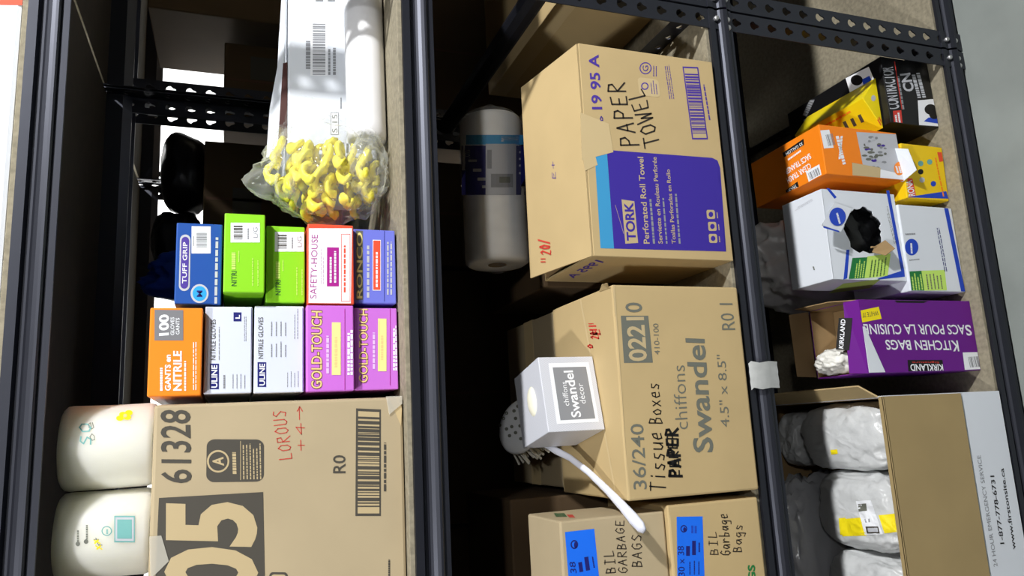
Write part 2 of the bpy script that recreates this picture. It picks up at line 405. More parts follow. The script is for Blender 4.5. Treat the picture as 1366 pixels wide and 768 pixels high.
def rack(label, x0, x1, y0, y1, levels, posts, beams_side=True, name='shelving_rack'):
    root = thing(name, label, 'shelving rack', ((x0+x1)/2, (y0+y1)/2, .1165))
    for x, sx in posts:
        post(root, x, sx, y0, 1); post(root, x, sx, y1, -1)
    for z in levels:
        o = obj('front_beam', prism(beam_prof(y0-.002, -1, z-BT), 'x', x0, x1), STEEL, root)
        o = obj('rear_beam', prism(beam_prof(y1+.002, 1, z-BT), 'x', x0, x1), STEEL, root)
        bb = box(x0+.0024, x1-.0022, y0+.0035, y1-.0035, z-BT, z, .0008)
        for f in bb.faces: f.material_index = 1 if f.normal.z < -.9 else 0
        obj('shelf_board', bb, [BOARD, UNDER_SHADE], root)
    return root
LV = (Z1, Z2, Z3, Z4)
R1 = rack('black slotted steel shelving unit filling the photo, loaded with cartons, glove boxes and bags', -1.1, .708, 0, .6, LV, [(-1.1, 1), (.708, -1)])
R2 = rack('neighbouring black steel shelving unit, its slotted post beside the wide post at photo top', .712, 2.2, 0, .6, LV, [(.712, 1), (2.2, -1)])
# side rails of the main unit
for z, hh in ((Z3-BT+.045, .05), (Z4+.045-BT, .05), (Z2-BT, .046)):
    bm = teardrop_strip(.004, .596, z-hh, z, .002, lambda a, b, t: Vector((.704-t, a, b)), hole=.006)
    obj('side_rail', bm, STEEL, R1)
bm = prism([(.700, 1.063), (.692, 1.058), (.687, 1.045), (.690, 1.030), (.696, 1.022), (.702, 1.019), (.704, 1.063)], 'y', .003, .597)
obj('side_tie', bm, STEEL, R1)
for z in LV:
    for dx in (.690,):
        for dz in (-.014, -.037): bolt(R1, (dx, -.004, z-BT+dz), (0, -1, 0))
        for dz in (-.014, -.037): bolt(R2, (dx+.039, -.004, z-BT+dz), (0, -1, 0))
    bolt(R1, (.675, -.004, z-BT-.037), (0, -1, 0))
# grey tape wrapped round the third beam
bm = bmesh.new(); prof = [(-.0115, Z3-.058), (-.0135, Z3-.04), (-.0145, Z3-.022), (-.0095, Z3-.010), (-.0065, Z3-.0065)]
rows = []
for i in range(9):
    x = .046+.042*i/8
    rows.append([bm.verts.new((x+(.002*math.sin(9*k) if i in (0, 8) else 0), y+.0006*math.sin(i*2.1+k), z)) for k, (y, z) in enumerate(prof)])
for A, B in zip(rows, rows[1:]):
    for k in range(len(prof)-1): bm.faces.new((A[k], B[k], B[k+1], A[k+1]))
obj('tape_wrap', bm, mat('duct_tape', (172, 174, 172), .45, var=.06, scale=60, bump=.3), R1, True, 'grey tape wrapped round the beam')
# rack standing back to back behind
R3 = rack('dark shelving unit standing back to back behind the main one', -1.1, .712, .66, 1.2, LV, [(-1.1, 1), (.712, -1)])
R4 = rack('dark shelving unit behind, next along towards the photo top', .722, 2.4, .66, 1.2, LV, [(.722, 1), (2.4, -1)])

# ------------------------------------------------------------------ boxes
def carton(name, label, cat, x0, x1, y0, y1, z0, z1, m, bev=.003, rz=0, group=None, part='box_body', pivot=None, pull=0):
    """closed box; rz turns it about its base centre (or pivot)"""
    c = Vector(((x0+x1)/2, (y0+y1)/2, z0)); pv = Vector(pivot) if pivot else c
    R = Matrix.Translation(pv) @ Matrix.Rotation(rz, 4, 'Z') @ Matrix.Translation(-pv)
    root = thing(name, label, cat, R @ c, rz, group)
    bm = box(x0, x1, y0, y1, z0+(.0012 if z0 < 2 else 0), z1, bev); bm.transform(R)
    body = obj(part, bm, m, root)
    R3_ = R.to_3x3()
    lo, hi = (x0, y0, z0+.0012), (x1, y1, z1)
    P = dict(front=(R @ Vector((x0, y0, z0)), R3_ @ Vector((0, -1, 0)), None, (R, lo, hi, 1)), top=(R @ Vector((x0, y0, z1)), Vector((0, 0, 1)), None, (R, lo, hi, 2)),
             left=(R @ Vector((x0, y0, z0)), R3_ @ Vector((-1, 0, 0)), None, (R, lo, hi, 0)), right=(R @ Vector((x1, y0, z0)), R3_ @ Vector((1, 0, 0)), None, (R, lo, hi, 0)))
    return root, P

# ---- large carton 61328
r, P = carton('cardboard_carton', 'huge brown carton printed 61328 with red handwriting, carrying two white tissue rolls', 'carton', -.40, .0535, .02, .40, Z2, 1.588, KRAFT, .004)
p = Print(*P['front'])
p.t('61328', (256, 644), (254, 547), (215, 644), 'dgrey', bold=.012)
p.part('emblem'); p.rr((352, 642), (352, 586), (275, 643), 'dgrey', 0, .14, 1.2)
p.ell((291, 615), 15, 15, 'tan', 1); p.ell((291, 615), 12.5, 12.5, 'dgrey', 2); p.t('A', (299, 621), (298, 609), (284, 621), 'tan', 3, .03)
p.fine((317, 632), (316, 595), (309, 632), 'tan', 1); p.r(320.5, 588, 321.3, 640, 'tan', 1)
p.fine((350, 639), (349, 589), (323, 639), 'tan', 6, seed=5, fill=.35)
p.part('number_block'); p.quad4((212, 664), (351, 656), (354, 800), (206, 800), 'dgrey', 0)
p.t('05', (345, 797), (343, 671), (219, 797), 'tan', 1, .035)
p.part('red_handwriting'); p.hand('LOROUS', (390, 613), (380, 545), (373, 615), 'red', w=.06); p.hand('+4>', (408, 604), (405, 540), (396, 604), 'red', w=.08)
p.part('size_code'); p.t('R0', (461, 631), (461, 607), (444, 631), 'dgrey', bold=.01)
p.part('barcode'); p.r(474, 546, 508, 688, 'dgrey', 0); p.r(477, 549.5, 506, 684.5, 'tan', 1); p.barsR(477, 555, 506, 676, 'dgrey', 2, 40)
p.part('small_print'); p.fineR(511, 575, 516, 655, 'dgrey', 1, seed=8); p.fineR(517, 740, 521, 768, 'dgrey', 1)
p.part('corner_icon'); p.rr((384, 790), (384, 763), (359, 790), 'dgrey', 0, .2); p.rr((381.5, 788), (381.5, 766), (361.5, 788), 'tan', 1, .2)
p.part('corner_tape'); p.quad4((519, 528), (532, 528), (536, 545), (535, 568), 'ftape', 0)
p.done(r)
bm = slab([(.0545, .0185, 1.283), (.0545, .0185, 1.305), (.030, .0185, 1.301), (.044, .0185, 1.283)], -.0008)
obj('clear_tape', bm, clear('packing_tape', (235, 230, 215), .35, .1), r, False, 'shiny clear packing tape on the crushed corner')
bm = slab([(-.148, .0188, 1.585), (-.10, .0188, 1.588), (-.10, .0188, 1.575), (-.13, .0188, 1.566)], -.0006); obj('clear_tape', bm, MC['packing_tape'], r)

# ---- glove boxes: two stacks of five, end faces to the front
GY = .030
def glove(label, x0, x1, z0, z1, col, dy=0, rz=0, var=0, group='disposable glove boxes in two stacks'):
    m = mat('glove_card_%d_%d_%d' % col, col, .45, var=var, scale=6)
    return carton('glove_box', label, 'glove box', x0, x1, GY+dy, GY+dy+.22, z0+.0006, z1-.0006, m, .0016, math.radians(rz), group)
INKG = ink('mid_grey', (122, 122, 126))
zA = [1.2815, 1.344, 1.4085, 1.474, 1.534, 1.592]
r, P = glove('purple glove box with gold lettering, lowest in its stack and set back a little', .0648, .1785, zA[0], zA[1], (200, 112, 214), .008)
p = Print(*P['front']); 
p.t('GOLD-TOUCH', (491, 511), (491, 411), (478.5, 511), 'dbrown', 1, .05); p.t('GOLD-TOUCH', (490.5, 510), (490.5, 412), (478.5, 510), 'gold', 2, .01)
p.fineR(497, 430, 500.5, 492, 'pink', 1, fill=.9); p.r(504, 425, 515.5, 495, 'cream', 1); p.r(505.5, 428, 506, 492, 'gold', 2); p.fineR(507, 440, 512, 480, 'gold', 1, 2, 4)
p.r(520, 408, 520.6, 514, 'magenta', 1); p.fineR(524, 425, 530, 494, 'white', 2, seed=4, fill=.8); p.done(r)
r, P = glove('purple glove box with gold lettering, second from the bottom above its twin', .0640, .1795, zA[1], zA[2], (204, 112, 216), -.005)
p = Print(*P['front'])
p.t('GOLD-TOUCH', (430, 519), (430, 414), (414.5, 519), 'dbrown', 1, .05); p.t('GOLD-TOUCH', (429.5, 518), (429.5, 415), (415, 518), 'gold', 2, .01)
p.fineR(435, 434, 439, 498, 'pink', 1, fill=.9); p.r(442.5, 430, 454.5, 500, 'cream', 1); p.fineR(445, 440, 451, 490, 'gold', 1, 2, 4)
p.r(459.5, 412, 460.2, 520, 'magenta', 1); p.fineR(463, 431, 471, 500, 'white', 2, seed=4, fill=.8); p.done(r)
for k, (lab, xa, xb) in enumerate((('white nitrile glove box with blue edge on the two purple boxes', .0648, .1795), ('white nitrile glove box with a small blue L square, below the orange box', .0655, .1778))):
    r, P = glove(lab, xa, xb, zA[2+k], zA[3+k], (214, 220, 236), .004-.002*k)
    p = Print(*P['front']); x = 339 if k == 0 else 275.5
    p.r(x+59.5 if k == 1 else x+64.5, 411, x+62.5 if k == 1 else x+67, 524, 'navy', 0)
    if k == 1:
        p.t('NITRILE GLOVES', (287.5, 480), (287.5, 426), (281, 480), 'dgrey'); p.r(280, 485, 292, 519, 'navy', 0); p.t('ULINE', (290, 517), (290, 487), (282, 517), 'white', 1, .02)
        p.fineR(291.5, 424, 293, 480, 'grey', 1); p.r(311.5, 416.5, 322, 428.5, 'navy', 0); p.t('L', (320, 425), (320, 420), (314, 425), 'white', 1, .03)
        p.fineR(297, 500, 301, 518, 'grey', 1, seed=2); p.fineR(308, 498, 329, 518, 'grey', 4, seed=6, fill=.18); p.fineR(325, 416, 329, 455, 'grey', 2, seed=9, fill=.3)
    else:
        p.t('NITRILE GLOVES', (351, 478), (351, 423), (344.5, 478), 'dgrey'); p.r(343.5, 483, 355, 516, 'navy', 0); p.t('ULINE', (353.5, 514), (353.5, 485), (346, 514), 'white', 1, .02)
        p.fineR(359, 428, 384, 448, 'grey', 4, seed=6, fill=.22); p.fineR(359, 455, 384, 476, 'grey', 4, seed=7, fill=.22); p.fineR(381, 492, 400, 516, 'grey', 4, seed=8, fill=.16); p.fineR(391, 412, 399, 452, 'grey', 2, seed=3, fill=.2)
    p.done(r)
r, P = glove('orange nitrile glove box with grey 100 corner, topmost of its stack beside the big carton', .0635, .1735, zA[4], zA[5]+.005, (250, 138, 28), -.011)
p = Print(*P['front'])
p.r(206, 413.5, 244.5, 454, INKG, 0); p.t('100', (225.5, 447), (225.5, 419), (212, 448), 'white', 1, .035); p.t('GLOVES', (232.5, 447), (232.5, 423), (227.5, 447), 'white', 1, .01); p.t('GANTS', (239.5, 446), (239.5, 424), (234.5, 446), 'white', 1, .01)
p.fineR(212.5, 490, 218, 521, 'white', 1, seed=2); p.t('GANTS en', (228, 521), (228, 473), (220, 521), 'white', 1, .03); p.t('NITRILE', (242.5, 521), (242.5, 468), (231, 521), 'white', 1, .03)
p.fineR(245, 472, 249, 521, 'white', 1, seed=4); p.fineR(256.5, 450, 263, 520, 'white', 2, seed=5, fill=.35); p.done(r)

INKG = ink('mid_grey', (122, 122, 126))
zB = [1.2815, 1.343, 1.407, 1.460, 1.513, 1.569]
r, P = glove('lavender blue glove box at the foot of its stack, with a red-orange panel', .185, .292, zB[0], zB[1], (112, 120, 216), .009)
p = Print(*P['front'])
p.r(474.5, 308, 484, 400, 'slate', 0); p.t('RONCO', (483.5, 398), (483.5, 310), (475.5, 398), 'cream', 1, .02)
p.fineR(489, 311, 493, 397, 'lgrey', 1, seed=3, fill=.8); p.r(497, 320, 508, 387.5, 'white', 0); p.r(497.8, 321, 507.2, 386.5, 'redor', 1); p.fineR(500.5, 325, 504.5, 383, 'white', 1, 2, 3)
p.r(512.4, 306, 513, 402, 'navy', 0); p.fineR(515, 319, 524, 393, 'lgrey', 2, seed=6, fill=.5); p.done(r)
r, P = glove('white glove box with red edges and a magenta panel', .181, .2925, zB[1], zB[2], (232, 84, 56), -.006)
p = Print(*P['front']); p.quad4((412, 304.5), (469.5, 304.5), (468, 405), (410, 404.5), 'white', 0)
p.t('SAFETY-HOUSE', (422, 398), (424, 313), (413.5, 398), 'magenta', 1, -.005)
p.fineR(426.5, 332, 433, 379, 'magenta', 2, seed=2, fill=.12); p.r(436, 330, 452, 382, 'magenta', 1); p.fineR(438, 335, 450, 377, 'white', 2, 2, 3, .45)
for a, b, c, d in ((455, 312, 455.7, 402), (466.5, 312, 467.2, 402), (455, 312, 467, 312.7), (455, 401.3, 467, 402)): p.r(a, b, c, d, 'redor', 1)
p.fineR(457.5, 324, 462, 390, 'redor', 1, 1, 6, .55); p.done(r)
for k, (lab, z0, z1, dx, dy, o) in enumerate((('lime green glove box under the taller-standing lime one, partly shaded', zB[2], zB[3], 0, .008, (0, 0)), ('lime green glove box jutting forward between the blue box and its green twin', zB[3], zB[4], .009, -.012, (1, 0)))):
    r, P = glove(lab, .185+dx, .291+dx, z0, z1, (140, 214, 34), dy)
    p = Print(*P['front'])
    if k: X0, Y0 = 307.6, 297.3
    else: X0, Y0 = 366.5, 309.5
    p.part('barcode_sticker'); p.r(X0, Y0, X0+39, Y0+26, 'white', 0); p.barsR(X0+4, Y0+3, X0+16, Y0+22, 'dgrey', 1, 14); p.fineR(X0+22, Y0+3, X0+25, Y0+22, 'grey', 1); p.t('L/G', (X0+36, Y0+20), (X0+36, Y0+6), (X0+30, Y0+20), 'grey', 1)
    p.part(); p.t('NITRI', (X0+8, Y0+84), (X0+8, Y0+64), (X0+1, Y0+84), 'dgreen'); p.fineR(X0+1, Y0+33, X0+7, Y0+62, 'lime', 1, fill=.9); p.fineR(X0+10, Y0+33, X0+12, Y0+52, 'lime', 1)
    p.fineR(X0+28, Y0+38, X0+31, Y0+84, 'lime', 1, seed=3, fill=.4); p.fineR(X0+35, Y0+42, X0+38, Y0+84, 'lime', 1, seed=4, fill=.4); p.done(r)
r, P = glove('dark blue glove box with barcode sticker and a light blue M disc', .180, .2875, zB[4], zB[5]+.002, (26, 78, 160), 0)
p = Print(*P['front'])
p.rr((253, 388), (254.5, 313), (238.5, 388), 'lgrey', 0, .48, .2); p.rr((251, 385), (252.5, 316), (240.5, 385), 'purple', 1, .48, .17); p.t('TUFF GRIP', (249, 378), (250, 323), (243, 378), 'white', 2, .01)
p.part('barcode_sticker'); p.r(255.5, 302, 281, 338, 'white', 0); p.barsR(262, 309, 276, 330, 'grey', 1, 20); p.fineR(257.5, 311, 259.5, 328, 'grey', 1)
p.part('size_disc'); p.ell((266.3, 391.5), 12, 12.6, 'lgrey', 0); p.ell((266.3, 391.5), 9.4, 10, 'sky', 1); p.t('M', (270, 396), (270, 387.5), (262.5, 396), 'navy', 2, .02)
p.part(); p.fine((290, 405), (292, 303), (285.5, 405), 'lgrey', 1, seed=11, fill=.8); p.done(r)

# ---- two wrapped tissue rolls standing on the carton
WRAPM = mat('roll_wrap', (232, 231, 218), .4, var=.04, scale=16, bump=.12)
b_ = WRAPM.node_tree.nodes['Principled BSDF']; b_.inputs['Subsurface Weight'].default_value = .9; b_.inputs['Subsurface Radius'].default_value = (.05, .05, .045); b_.inputs['Subsurface Scale'].default_value = 1
for k, (lab, cx, cy) in enumerate((('white wrapped tissue roll with yellow flowers, nearer the glove boxes', .0075, .084), ('white wrapped tissue roll with a teal square, nearer the photo bottom', -.0985, .0855))):
    root = thing('tissue_roll', lab, 'roll', (cx, cy, 1.5885), 0, 'wrapped tissue rolls on the carton')
    pr = [(0, .0), (.04, 0), (.0495, .002), (.0515, .008), (.052, .05), (.0518, .094), (.051, .100), (.0475, .1035), (.03, .1045), (.018, .098), (0, .097)]
    bm = lathe(pr, (cx, cy, 1.5885), (0.0, 0, 1), 56)
    for v in bm.verts:
        d = Vector((v.co.x-cx, v.co.y-cy, 0)); v.co += d*.035*noise.noise(v.co*45+Vector((k*9, 0, 0)))
    sf = bvh(bm); wr = obj('wrapped_roll', bm, WRAPM, root, True)
    p = Print((cx, cy-.052, 1.6), (0, -1, 0), sf)
    if k == 0:
        for q, (a, b) in enumerate(((170, 557), (164, 553), (172, 551), (160, 558))): p.ell((a, b), 5, 3.5, 'yellow', 0 if q % 2 else 1)
        p.ell((167, 555), 2.5, 2.5, 'gold', 2)
        p.part('wrapper_logo'); p.hand('SO', (122, 595), (120, 562), (108, 595), 'teal', w=.14); p.hand('oe', (127, 590), (124, 560), (117, 590), 'slate', w=.1)
    else:
        p.r(152.5, 688, 180, 723, 'teal', 0); p.r(154, 690, 178.5, 721, 'lgrey', 1); p.r(156.5, 693, 176, 718, 'teal', 2); p.ell((142.5, 708), 7, 6.5, 'teal', 0, .2); p.fine((145, 712), (145, 704), (141, 712), 'teal', 1)
        p.part('wrapper_flower'); p.hand('xx', (136, 733), (131, 718), (126, 733), 'yellow', w=.2); p.hand('r+', (137, 728), (132, 716), (128, 728), 'slate', w=.12)
        p.part('wrapper_text'); p.fineR(114, 695, 118, 722, 'slate', 1, seed=3); p.fineR(102, 705, 106, 728, 'slate', 1, seed=5); p.ell((104, 725), 3, 3, 'slate', 1); p.ell((115, 722), 3, 3, 'slate', 1)
    p.done(wr, 'wrapper_print')

# ---- white carton and white plastic roll at the top right of the bay
r, P = carton('white_carton', 'white carton with barcode label and torn open flap, behind the white plastic roll', 'carton', .447, .80, .165, .46, Z2+.0005, 1.424, WCARD, .003)
p = Print(*P['front'])
p.part('barcode_label'); p.r(414, 30, 437, 101, 'white', 0); p.barsR(417, 31, 434, 100, 'grey', 1, 44); p.fineR(407, 46, 415, 92, 'grey', 1, seed=4, fill=.75); p.fineR(437, 62, 441.5, 100, 'grey', 1, seed=5); p.fineR(443, 62, 449, 100, 'grey', 1, seed=6)
p.part(); p.fineR(453.5, 126, 456, 145, 'grey', 1); p.r(441, 150, 452, 180, 'grey', 0); p.r(442, 151, 451, 179, 'white', 1); p.t('S 15', (450, 177), (450, 153), (443, 177), 'slate', 2)
p.fineR(455, 186, 460, 204, 'grey', 1); p.fineR(461, 188, 466, 204, 'slate', 1); p.r(468, 186, 469, 214, 'slate', 1); p.barsR(474, 190, 488, 204, 'grey', 1, 12); p.r(493, 190, 494, 206, 'grey', 1); p.fineR(418, -12, 450, 2, 'grey', 2, seed=4)
p.done(r)
bm = slab([(.80, .172, 1.4255), (.66, .172, 1.4262), (.56, .172, 1.430), (.448, .176, 1.432), (.45, .205, 1.452), (.53, .20, 1.448), (.60, .19, 1.437), (.80, .185, 1.428)], .0025)
obj('torn_flap', bm, WCARD, r)
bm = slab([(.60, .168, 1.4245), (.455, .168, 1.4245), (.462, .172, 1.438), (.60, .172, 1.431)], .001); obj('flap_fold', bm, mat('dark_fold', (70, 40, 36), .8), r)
root = thing('plastic_film_roll', 'long milky white plastic roll lying in front of the white carton', 'roll', (.62, .1, Z2))
bm = lathe([(0, 0), (.012, .001), (.0125, -.0), (.026, -.001), (.0295, .003), (.030, .01), (.0302, .2), (.030, .36), (0, .36)], (.446, .097, Z2+.0308), (1, .06, .0), 48)
for v in bm.verts: v.co.z += .001*noise.noise(v.co*40)
fl = obj('film', bm, mat('milky_film', (236, 236, 238), .3, var=.03, scale=30, bump=.08), root, True)
bm = lathe([(.0118, -.0), (.0118, -.0016), (.0045, -.0016), (.0045, .0)], (.446, .097, Z2+.0308), (1, .06, 0), 24); obj('core', bm, mat('core_card', (196, 188, 160), .8), root)

# ---- clear bag full of yellow rubber pieces
YEL = mat('yellow_rubber', (250, 236, 76), .45, var=.1, scale=40)
root = thing('clear_bag', 'crumpled clear plastic bag of yellow rubber pieces beside the white carton', 'bag', (.40, .12, Z2))
BC, BS = Vector((.392, .095, 1.372)), (.074, .060, .088)
bm = blob(BC, BS, 3, .2, 1.9, 2.2, 96, 64, Z2+.002, .5, [((.75, -.1, .2), .45, .12), ((-.2, .1, 1), .42, .10), ((.1, -.35, -1), .05, .3)])
def tuck(b):
    for v in b.verts:
        if v.co.x > .441: v.co.y = min(v.co.y, .058)
tuck(bm)
CLEARB = clear('clear_bag_film', (240, 243, 236), .08, .12); obj('bag_film', bm, CLEARB, root, True)
bm = blob((.398, .07, 1.315), (.05, .032, .028), 12, .2, 1.8, 2.2, 64, 44, Z2+.002, .5); tuck(bm); obj('bag_knot', bm, CLEARB, root, True)
rn = random.Random(5); pts = []; tries = 0
while len(pts) < 64 and tries < 60000:
    tries += 1
    q = Vector((rn.uniform(-1, 1), rn.uniform(-1, 1), rn.uniform(-1, 1)))
    if q.length > .97: continue
    w = BC+Vector((q.x*BS[0]*.86, q.y*BS[1]*.82, q.z*BS[2]*.95))
    if w.z < Z2+.014 or (w.x > .425 and w.y > .045): continue
    if all((w-o).length > .0178 for o in pts): pts.append(w)
for w in pts:
    R = Matrix.Rotation(rn.uniform(0, 6.3), 3, 'Z') @ Matrix.Rotation(rn.uniform(0, 3), 3, 'X'); L = .0155; cv = rn.uniform(.5, 1.5)
    P_ = [w+R@Vector((L*1.05*math.sin(1.9*t)/1.2, .010*cv*(math.cos(1.9*t)-.4), .004*math.sin(3*t))) for t in (-1, -.75, -.45, -.15, .15, .45, .75, 1)]
    bm = tube(P_, [.006, .0075, .0085, .009, .009, .0085, .0078, .006], 10, flat=.6)
    solo('rubber_piece', bm, YEL, 'curled yellow rubber piece packed in the clear plastic bag', 'rubber piece', 'yellow rubber pieces in the clear bag', True)

# ---- crumpled blue bag behind the blue glove box
bm = blob((.285, .36, 1.45), (.05, .05, .185), 8, .16, 1.5, 2.6, 64, 48, Z2+.002, .5)
solo('blue_bag', bm, mat('blue_film', (22, 62, 170), .4, var=.15, scale=20), 'crumpled blue plastic bag poking up behind the blue glove box', 'bag', smooth=True)

# ---- things on the highest shelf
r, P = carton('white_carton', 'white carton with red-orange stripe standing on the highest shelf at photo left', 'carton', -.05, .70, .012, .40, Z1+.0005, 2.06, WCARD, .006)
p = Print(*P['front']); p.quad4((-40, -16), (33, -16), (32.5, 7.5), (-40, 6), 'redor', 0); p.done(r)

# ------------------------------------------------------------------ middle bay
# TORK carton: open-topped body with a lifted lid flap
def open_box(root, x0, x1, y0, y1, z0, z1, m, mi, t=.004, name='box_body'):
    bm = box(x0, x1, y0, y0+t, z0, z1, .001); box(x0, x1, y1-t, y1, z0, z1, .001, bm); box(x0, x0+t, y0+t, y1-t, z0, z1, .001, bm); box(x1-t, x1, y0+t, y1-t, z0, z1, .001, bm); box(x0+t, x1-t, y0+t, y1-t, z0, z0+t, 0, bm)
    bm.normal_update(); cx, cy = (x0+x1)/2, (y0+y1)/2
    for f in bm.faces:
        c = f.calc_center_median()
        if (Vector((cx, cy, c.z))-c).dot(f.normal) > .01 and abs(f.normal.z) < .5: f.material_index = 1
    return obj(name, bm, [m, mi], root)
r = thing('cardboard_carton', 'paper towel carton with big purple panel on its front', 'carton', (.43, .09, Z3))
open_box(r, .2535, .603, -.006, .186, Z3+.0005, .990, KRAFT2, KIN)
bm = slab([(.2535, -.006, .9935), (.601, -.006, .9935), (.599, .158, 1.026), (.254, .164, 1.026)], .003); lf = obj('lid_flap', bm, KRAFT2, r)
p = Print((.25, -.006, .9), (0, -1, 0))
p.t('19 95 A', (803.5, 146), (798.5, 73), (789.5, 146), 'purple', bold=.02); p.hand('o', (804, 163), (803, 153), (799, 163), 'purple', w=.25)
p.part('handwriting'); p.hand('PAPER', (852, 196), (831, 107), (829, 197), 'marker', w=.085); p.hand('TOWEL', (881, 193), (856, 115), (861, 199), 'marker', w=.085)
p.part('care_icons'); p.ell((861, 91), 8, 8, 'purple', 0, .16); p.t('G', (864.5, 95), (864.5, 87.5), (857, 95), 'purple', 1); p.fineR(870, 84, 877, 102, 'purple', 2, fill=.3)
p.rr((881, 130), (878, 106), (853, 127), 'ftape', 0, .2); p.ell((860, 115), 5, 5, 'purple', 1, .3); p.fine((878, 126), (876, 108), (868, 125), 'purple', 3, 1, 3, .3); p.fine((900, 132), (893, 84), (892, 132), 'purple', 3, 1, 5, .3)
q0, q1, q2 = (923.2, 186), (910.3, 88.7), (944.3, 186)
p.part('barcode'); p.quad(q0, q1, q2, 'purple', 0); p.quad((924.5, 184), (912, 91), (942.5, 184), 'tan', 1); p.bars((923.8, 178), (913, 97), (942.8, 178), 'purple', 2, 44); p.fine((948, 160), (938, 100), (945, 160), 'purple', 1)
p.part('purple_panel'); p.quad4((793, 203), (809.5, 202), (819, 331.5), (801, 331), 'cyan', 0)
p.quad4((809.5, 200), (950, 210.5), (955, 335), (819, 331.5), 'tpurple', 0)
p.quad4((950, 210.5), (957, 214), (968.6, 335.5), (955, 335), 'tpurple', 0); p.quad4((957, 214), (960.5, 224), (968.6, 335.5), (966, 330), 'tpurple', 0)
p.part('torn_patch'); p.quad4((774, 150), (812, 165), (818, 203), (776, 214), 'ftape', 1); p.quad4((778, 214), (792, 200), (797, 220), (780, 228), 'ftape', 1)
p.part('purple_panel'); p.quad4((829, 266), (846, 268.5), (851, 324), (834, 325), 'tan', 1); p.t('TORK', (848.5, 321), (844.5, 270), (836, 321), 'tpurple', 2, .03)
p.hand('/', (833, 321), (823, 262), (829, 321), 'tan', w=.12)
p.t('Perforated Roll Towel', (866.5, 325), (858, 209.5), (858.5, 325), 'tan', 1, .012); p.t('Serviette en Rouleau Perforée', (884, 325), (875.5, 209.5), (878, 325), 'tan', 1, .01); p.t('Toallas Perforadas en Rollo', (901.5, 325), (893.5, 226), (896, 325), 'tan', 1, .01)
p.fine((874.5, 325), (869.5, 265), (870, 325), 'grey', 1, 1, 2); p.fine((891, 325), (885, 250), (887.5, 325), 'grey', 1, 1, 4); p.fine((908.5, 325), (903, 255), (904.5, 325), 'grey', 1, 1, 6)
for a, b in ((948, 286), (950, 302), (951, 318)): p.rr((a+6, b+6), (a+5, b-6), (a-5, b+6), 'tan', 1, .2); p.ell((a, b), 3, 3.4, 'tpurple', 2); p.fine((a+10, b+5), (a+9, b-5), (a+8, b+5), 'tan', 1)
p.done(r)
p = Print((.2535, 0, .98), (-1, 0, 0)); p.t('1995 A', (806, 349), (765, 371), (795, 346), 'purple', 1, .02); p.done(r, 'side_print')
p = Print((.25, -.006, .9935), (0, -.195, .98)); p.hand('20/', (735, 340), (732, 318), (722, 340), 'red', w=.09); p.part('count_mark'); p.hand('11', (728, 351), (727, 343), (722, 351), 'red', w=.12); p.part('purple_mark'); p.hand('E+', (742, 240), (740, 213), (737, 240), 'purple', w=.1); p.done(lf, 'lid_writing')

# carton and roll behind it
r, P = carton('cardboard_carton', 'dim brown carton behind the purple-panel carton, the towel roll resting on it', 'carton', .247, .60, .205, .50, Z3+.0005, .985, KRAFT_SHADE)
root = thing('paper_towel_roll', 'paper towel roll in clear wrap with blue label, lying behind the purple-panel carton', 'roll', (.44, .268, .9865))
AX = Vector((1, .0, 0)); RC = Vector((.300, .268, 1.0475)); RL = .282
bm = lathe([(.017, .01), (.017, 0), (.05, -.002), (.0575, .003), (.0585, .012), (.0585, RL-.012), (.056, RL-.003), (.045, RL), (.017, RL), (.017, RL-.01), (0, RL-.01)], RC, AX, 56)
sf = bvh(bm); pa = obj('paper', bm, mat('towel_paper', (250, 250, 248), .9, var=.04, scale=40, bump=.2), root, True)
bm = lathe([(.0168, .011), (.0168, -.001), (.0145, -.001), (.0145, .03), (0, .03)], RC, AX, 30); obj('core', bm, KIN, root)
p = Print((.4, .2095, 1.05), (0, -1, 0), sf)
def band(p, x0, x1, y0, y1, m, L, n=14):
    f = p.frame((x1, y1), (x1, y0), (x0, y1))
    for i in range(n):
        for j in range(6): p.poly(f, [(j/6, i/n), ((j+1)/6, i/n), ((j+1)/6, (i+1)/n), (j/6, (i+1)/n)], m, L)
band(p, 622, 698, 180, 193, 'cyan', 0); band(p, 616, 700, 194, 260, 'navy', 0); band(p, 648, 688, 192, 260, 'lgrey', 1)
p.tR('TORK', 615, 200, 628, 212, 'lgrey', 3); p.tR('TORK', 668, 182, 691, 189, 'lgrey', 3, .0)
for a, b in ((620, 215), (626, 228), (632, 240), (638, 250)): p.fineR(a, b-3, a+22, b+1, 'lgrey', 1, 3, int(b), .5)
band(p, 655, 684, 232, 250, 'grey', 2, 4); band(p, 666, 680, 236, 244, 'slate', 3, 3); band(p, 650, 656, 200, 225, 'grey', 2, 3)
for b in (203, 212, 221, 231): p.ell((693, b), 1.5, 1.5, 'white', 2)
p.done(pa, 'label_sleeve')
bm = lathe([(.012, -.014), (.03, -.008), (.061, .0), (.0622, .02), (.0615, .1), (.0625, .2), (.0612, RL-.01), (.05, RL+.006), (.02, RL+.02), (.006, RL+.03)], RC, AX, 64)
for v in bm.verts: v.co += Vector((0, v.co.y-RC.y, v.co.z-RC.z))*.06*(noise.noise(v.co*Vector((30, 60, 60)).x)-.1)
bm2 = bm; 
for v in bm.verts: v.co.z = max(v.co.z, .9862)
obj('clear_wrap', bm, clear('roll_film', (230, 232, 232), .02, .1), root, True)

# neighbour's carton seen past the side rail
r, P = carton('cardboard_carton', 'kraft carton on the neighbouring unit, seen past the purple-panel carton and side rail', 'carton', .778, 1.15, .03, .56, Z3+.0005, .945, KRAFT2)
bm = slab([(.7775, .14, .9455), (.7775, .14, .905), (.7775, .55, .905), (.7775, .55, .9455)], .0006); obj('tape', bm, INK['ftape'], r)

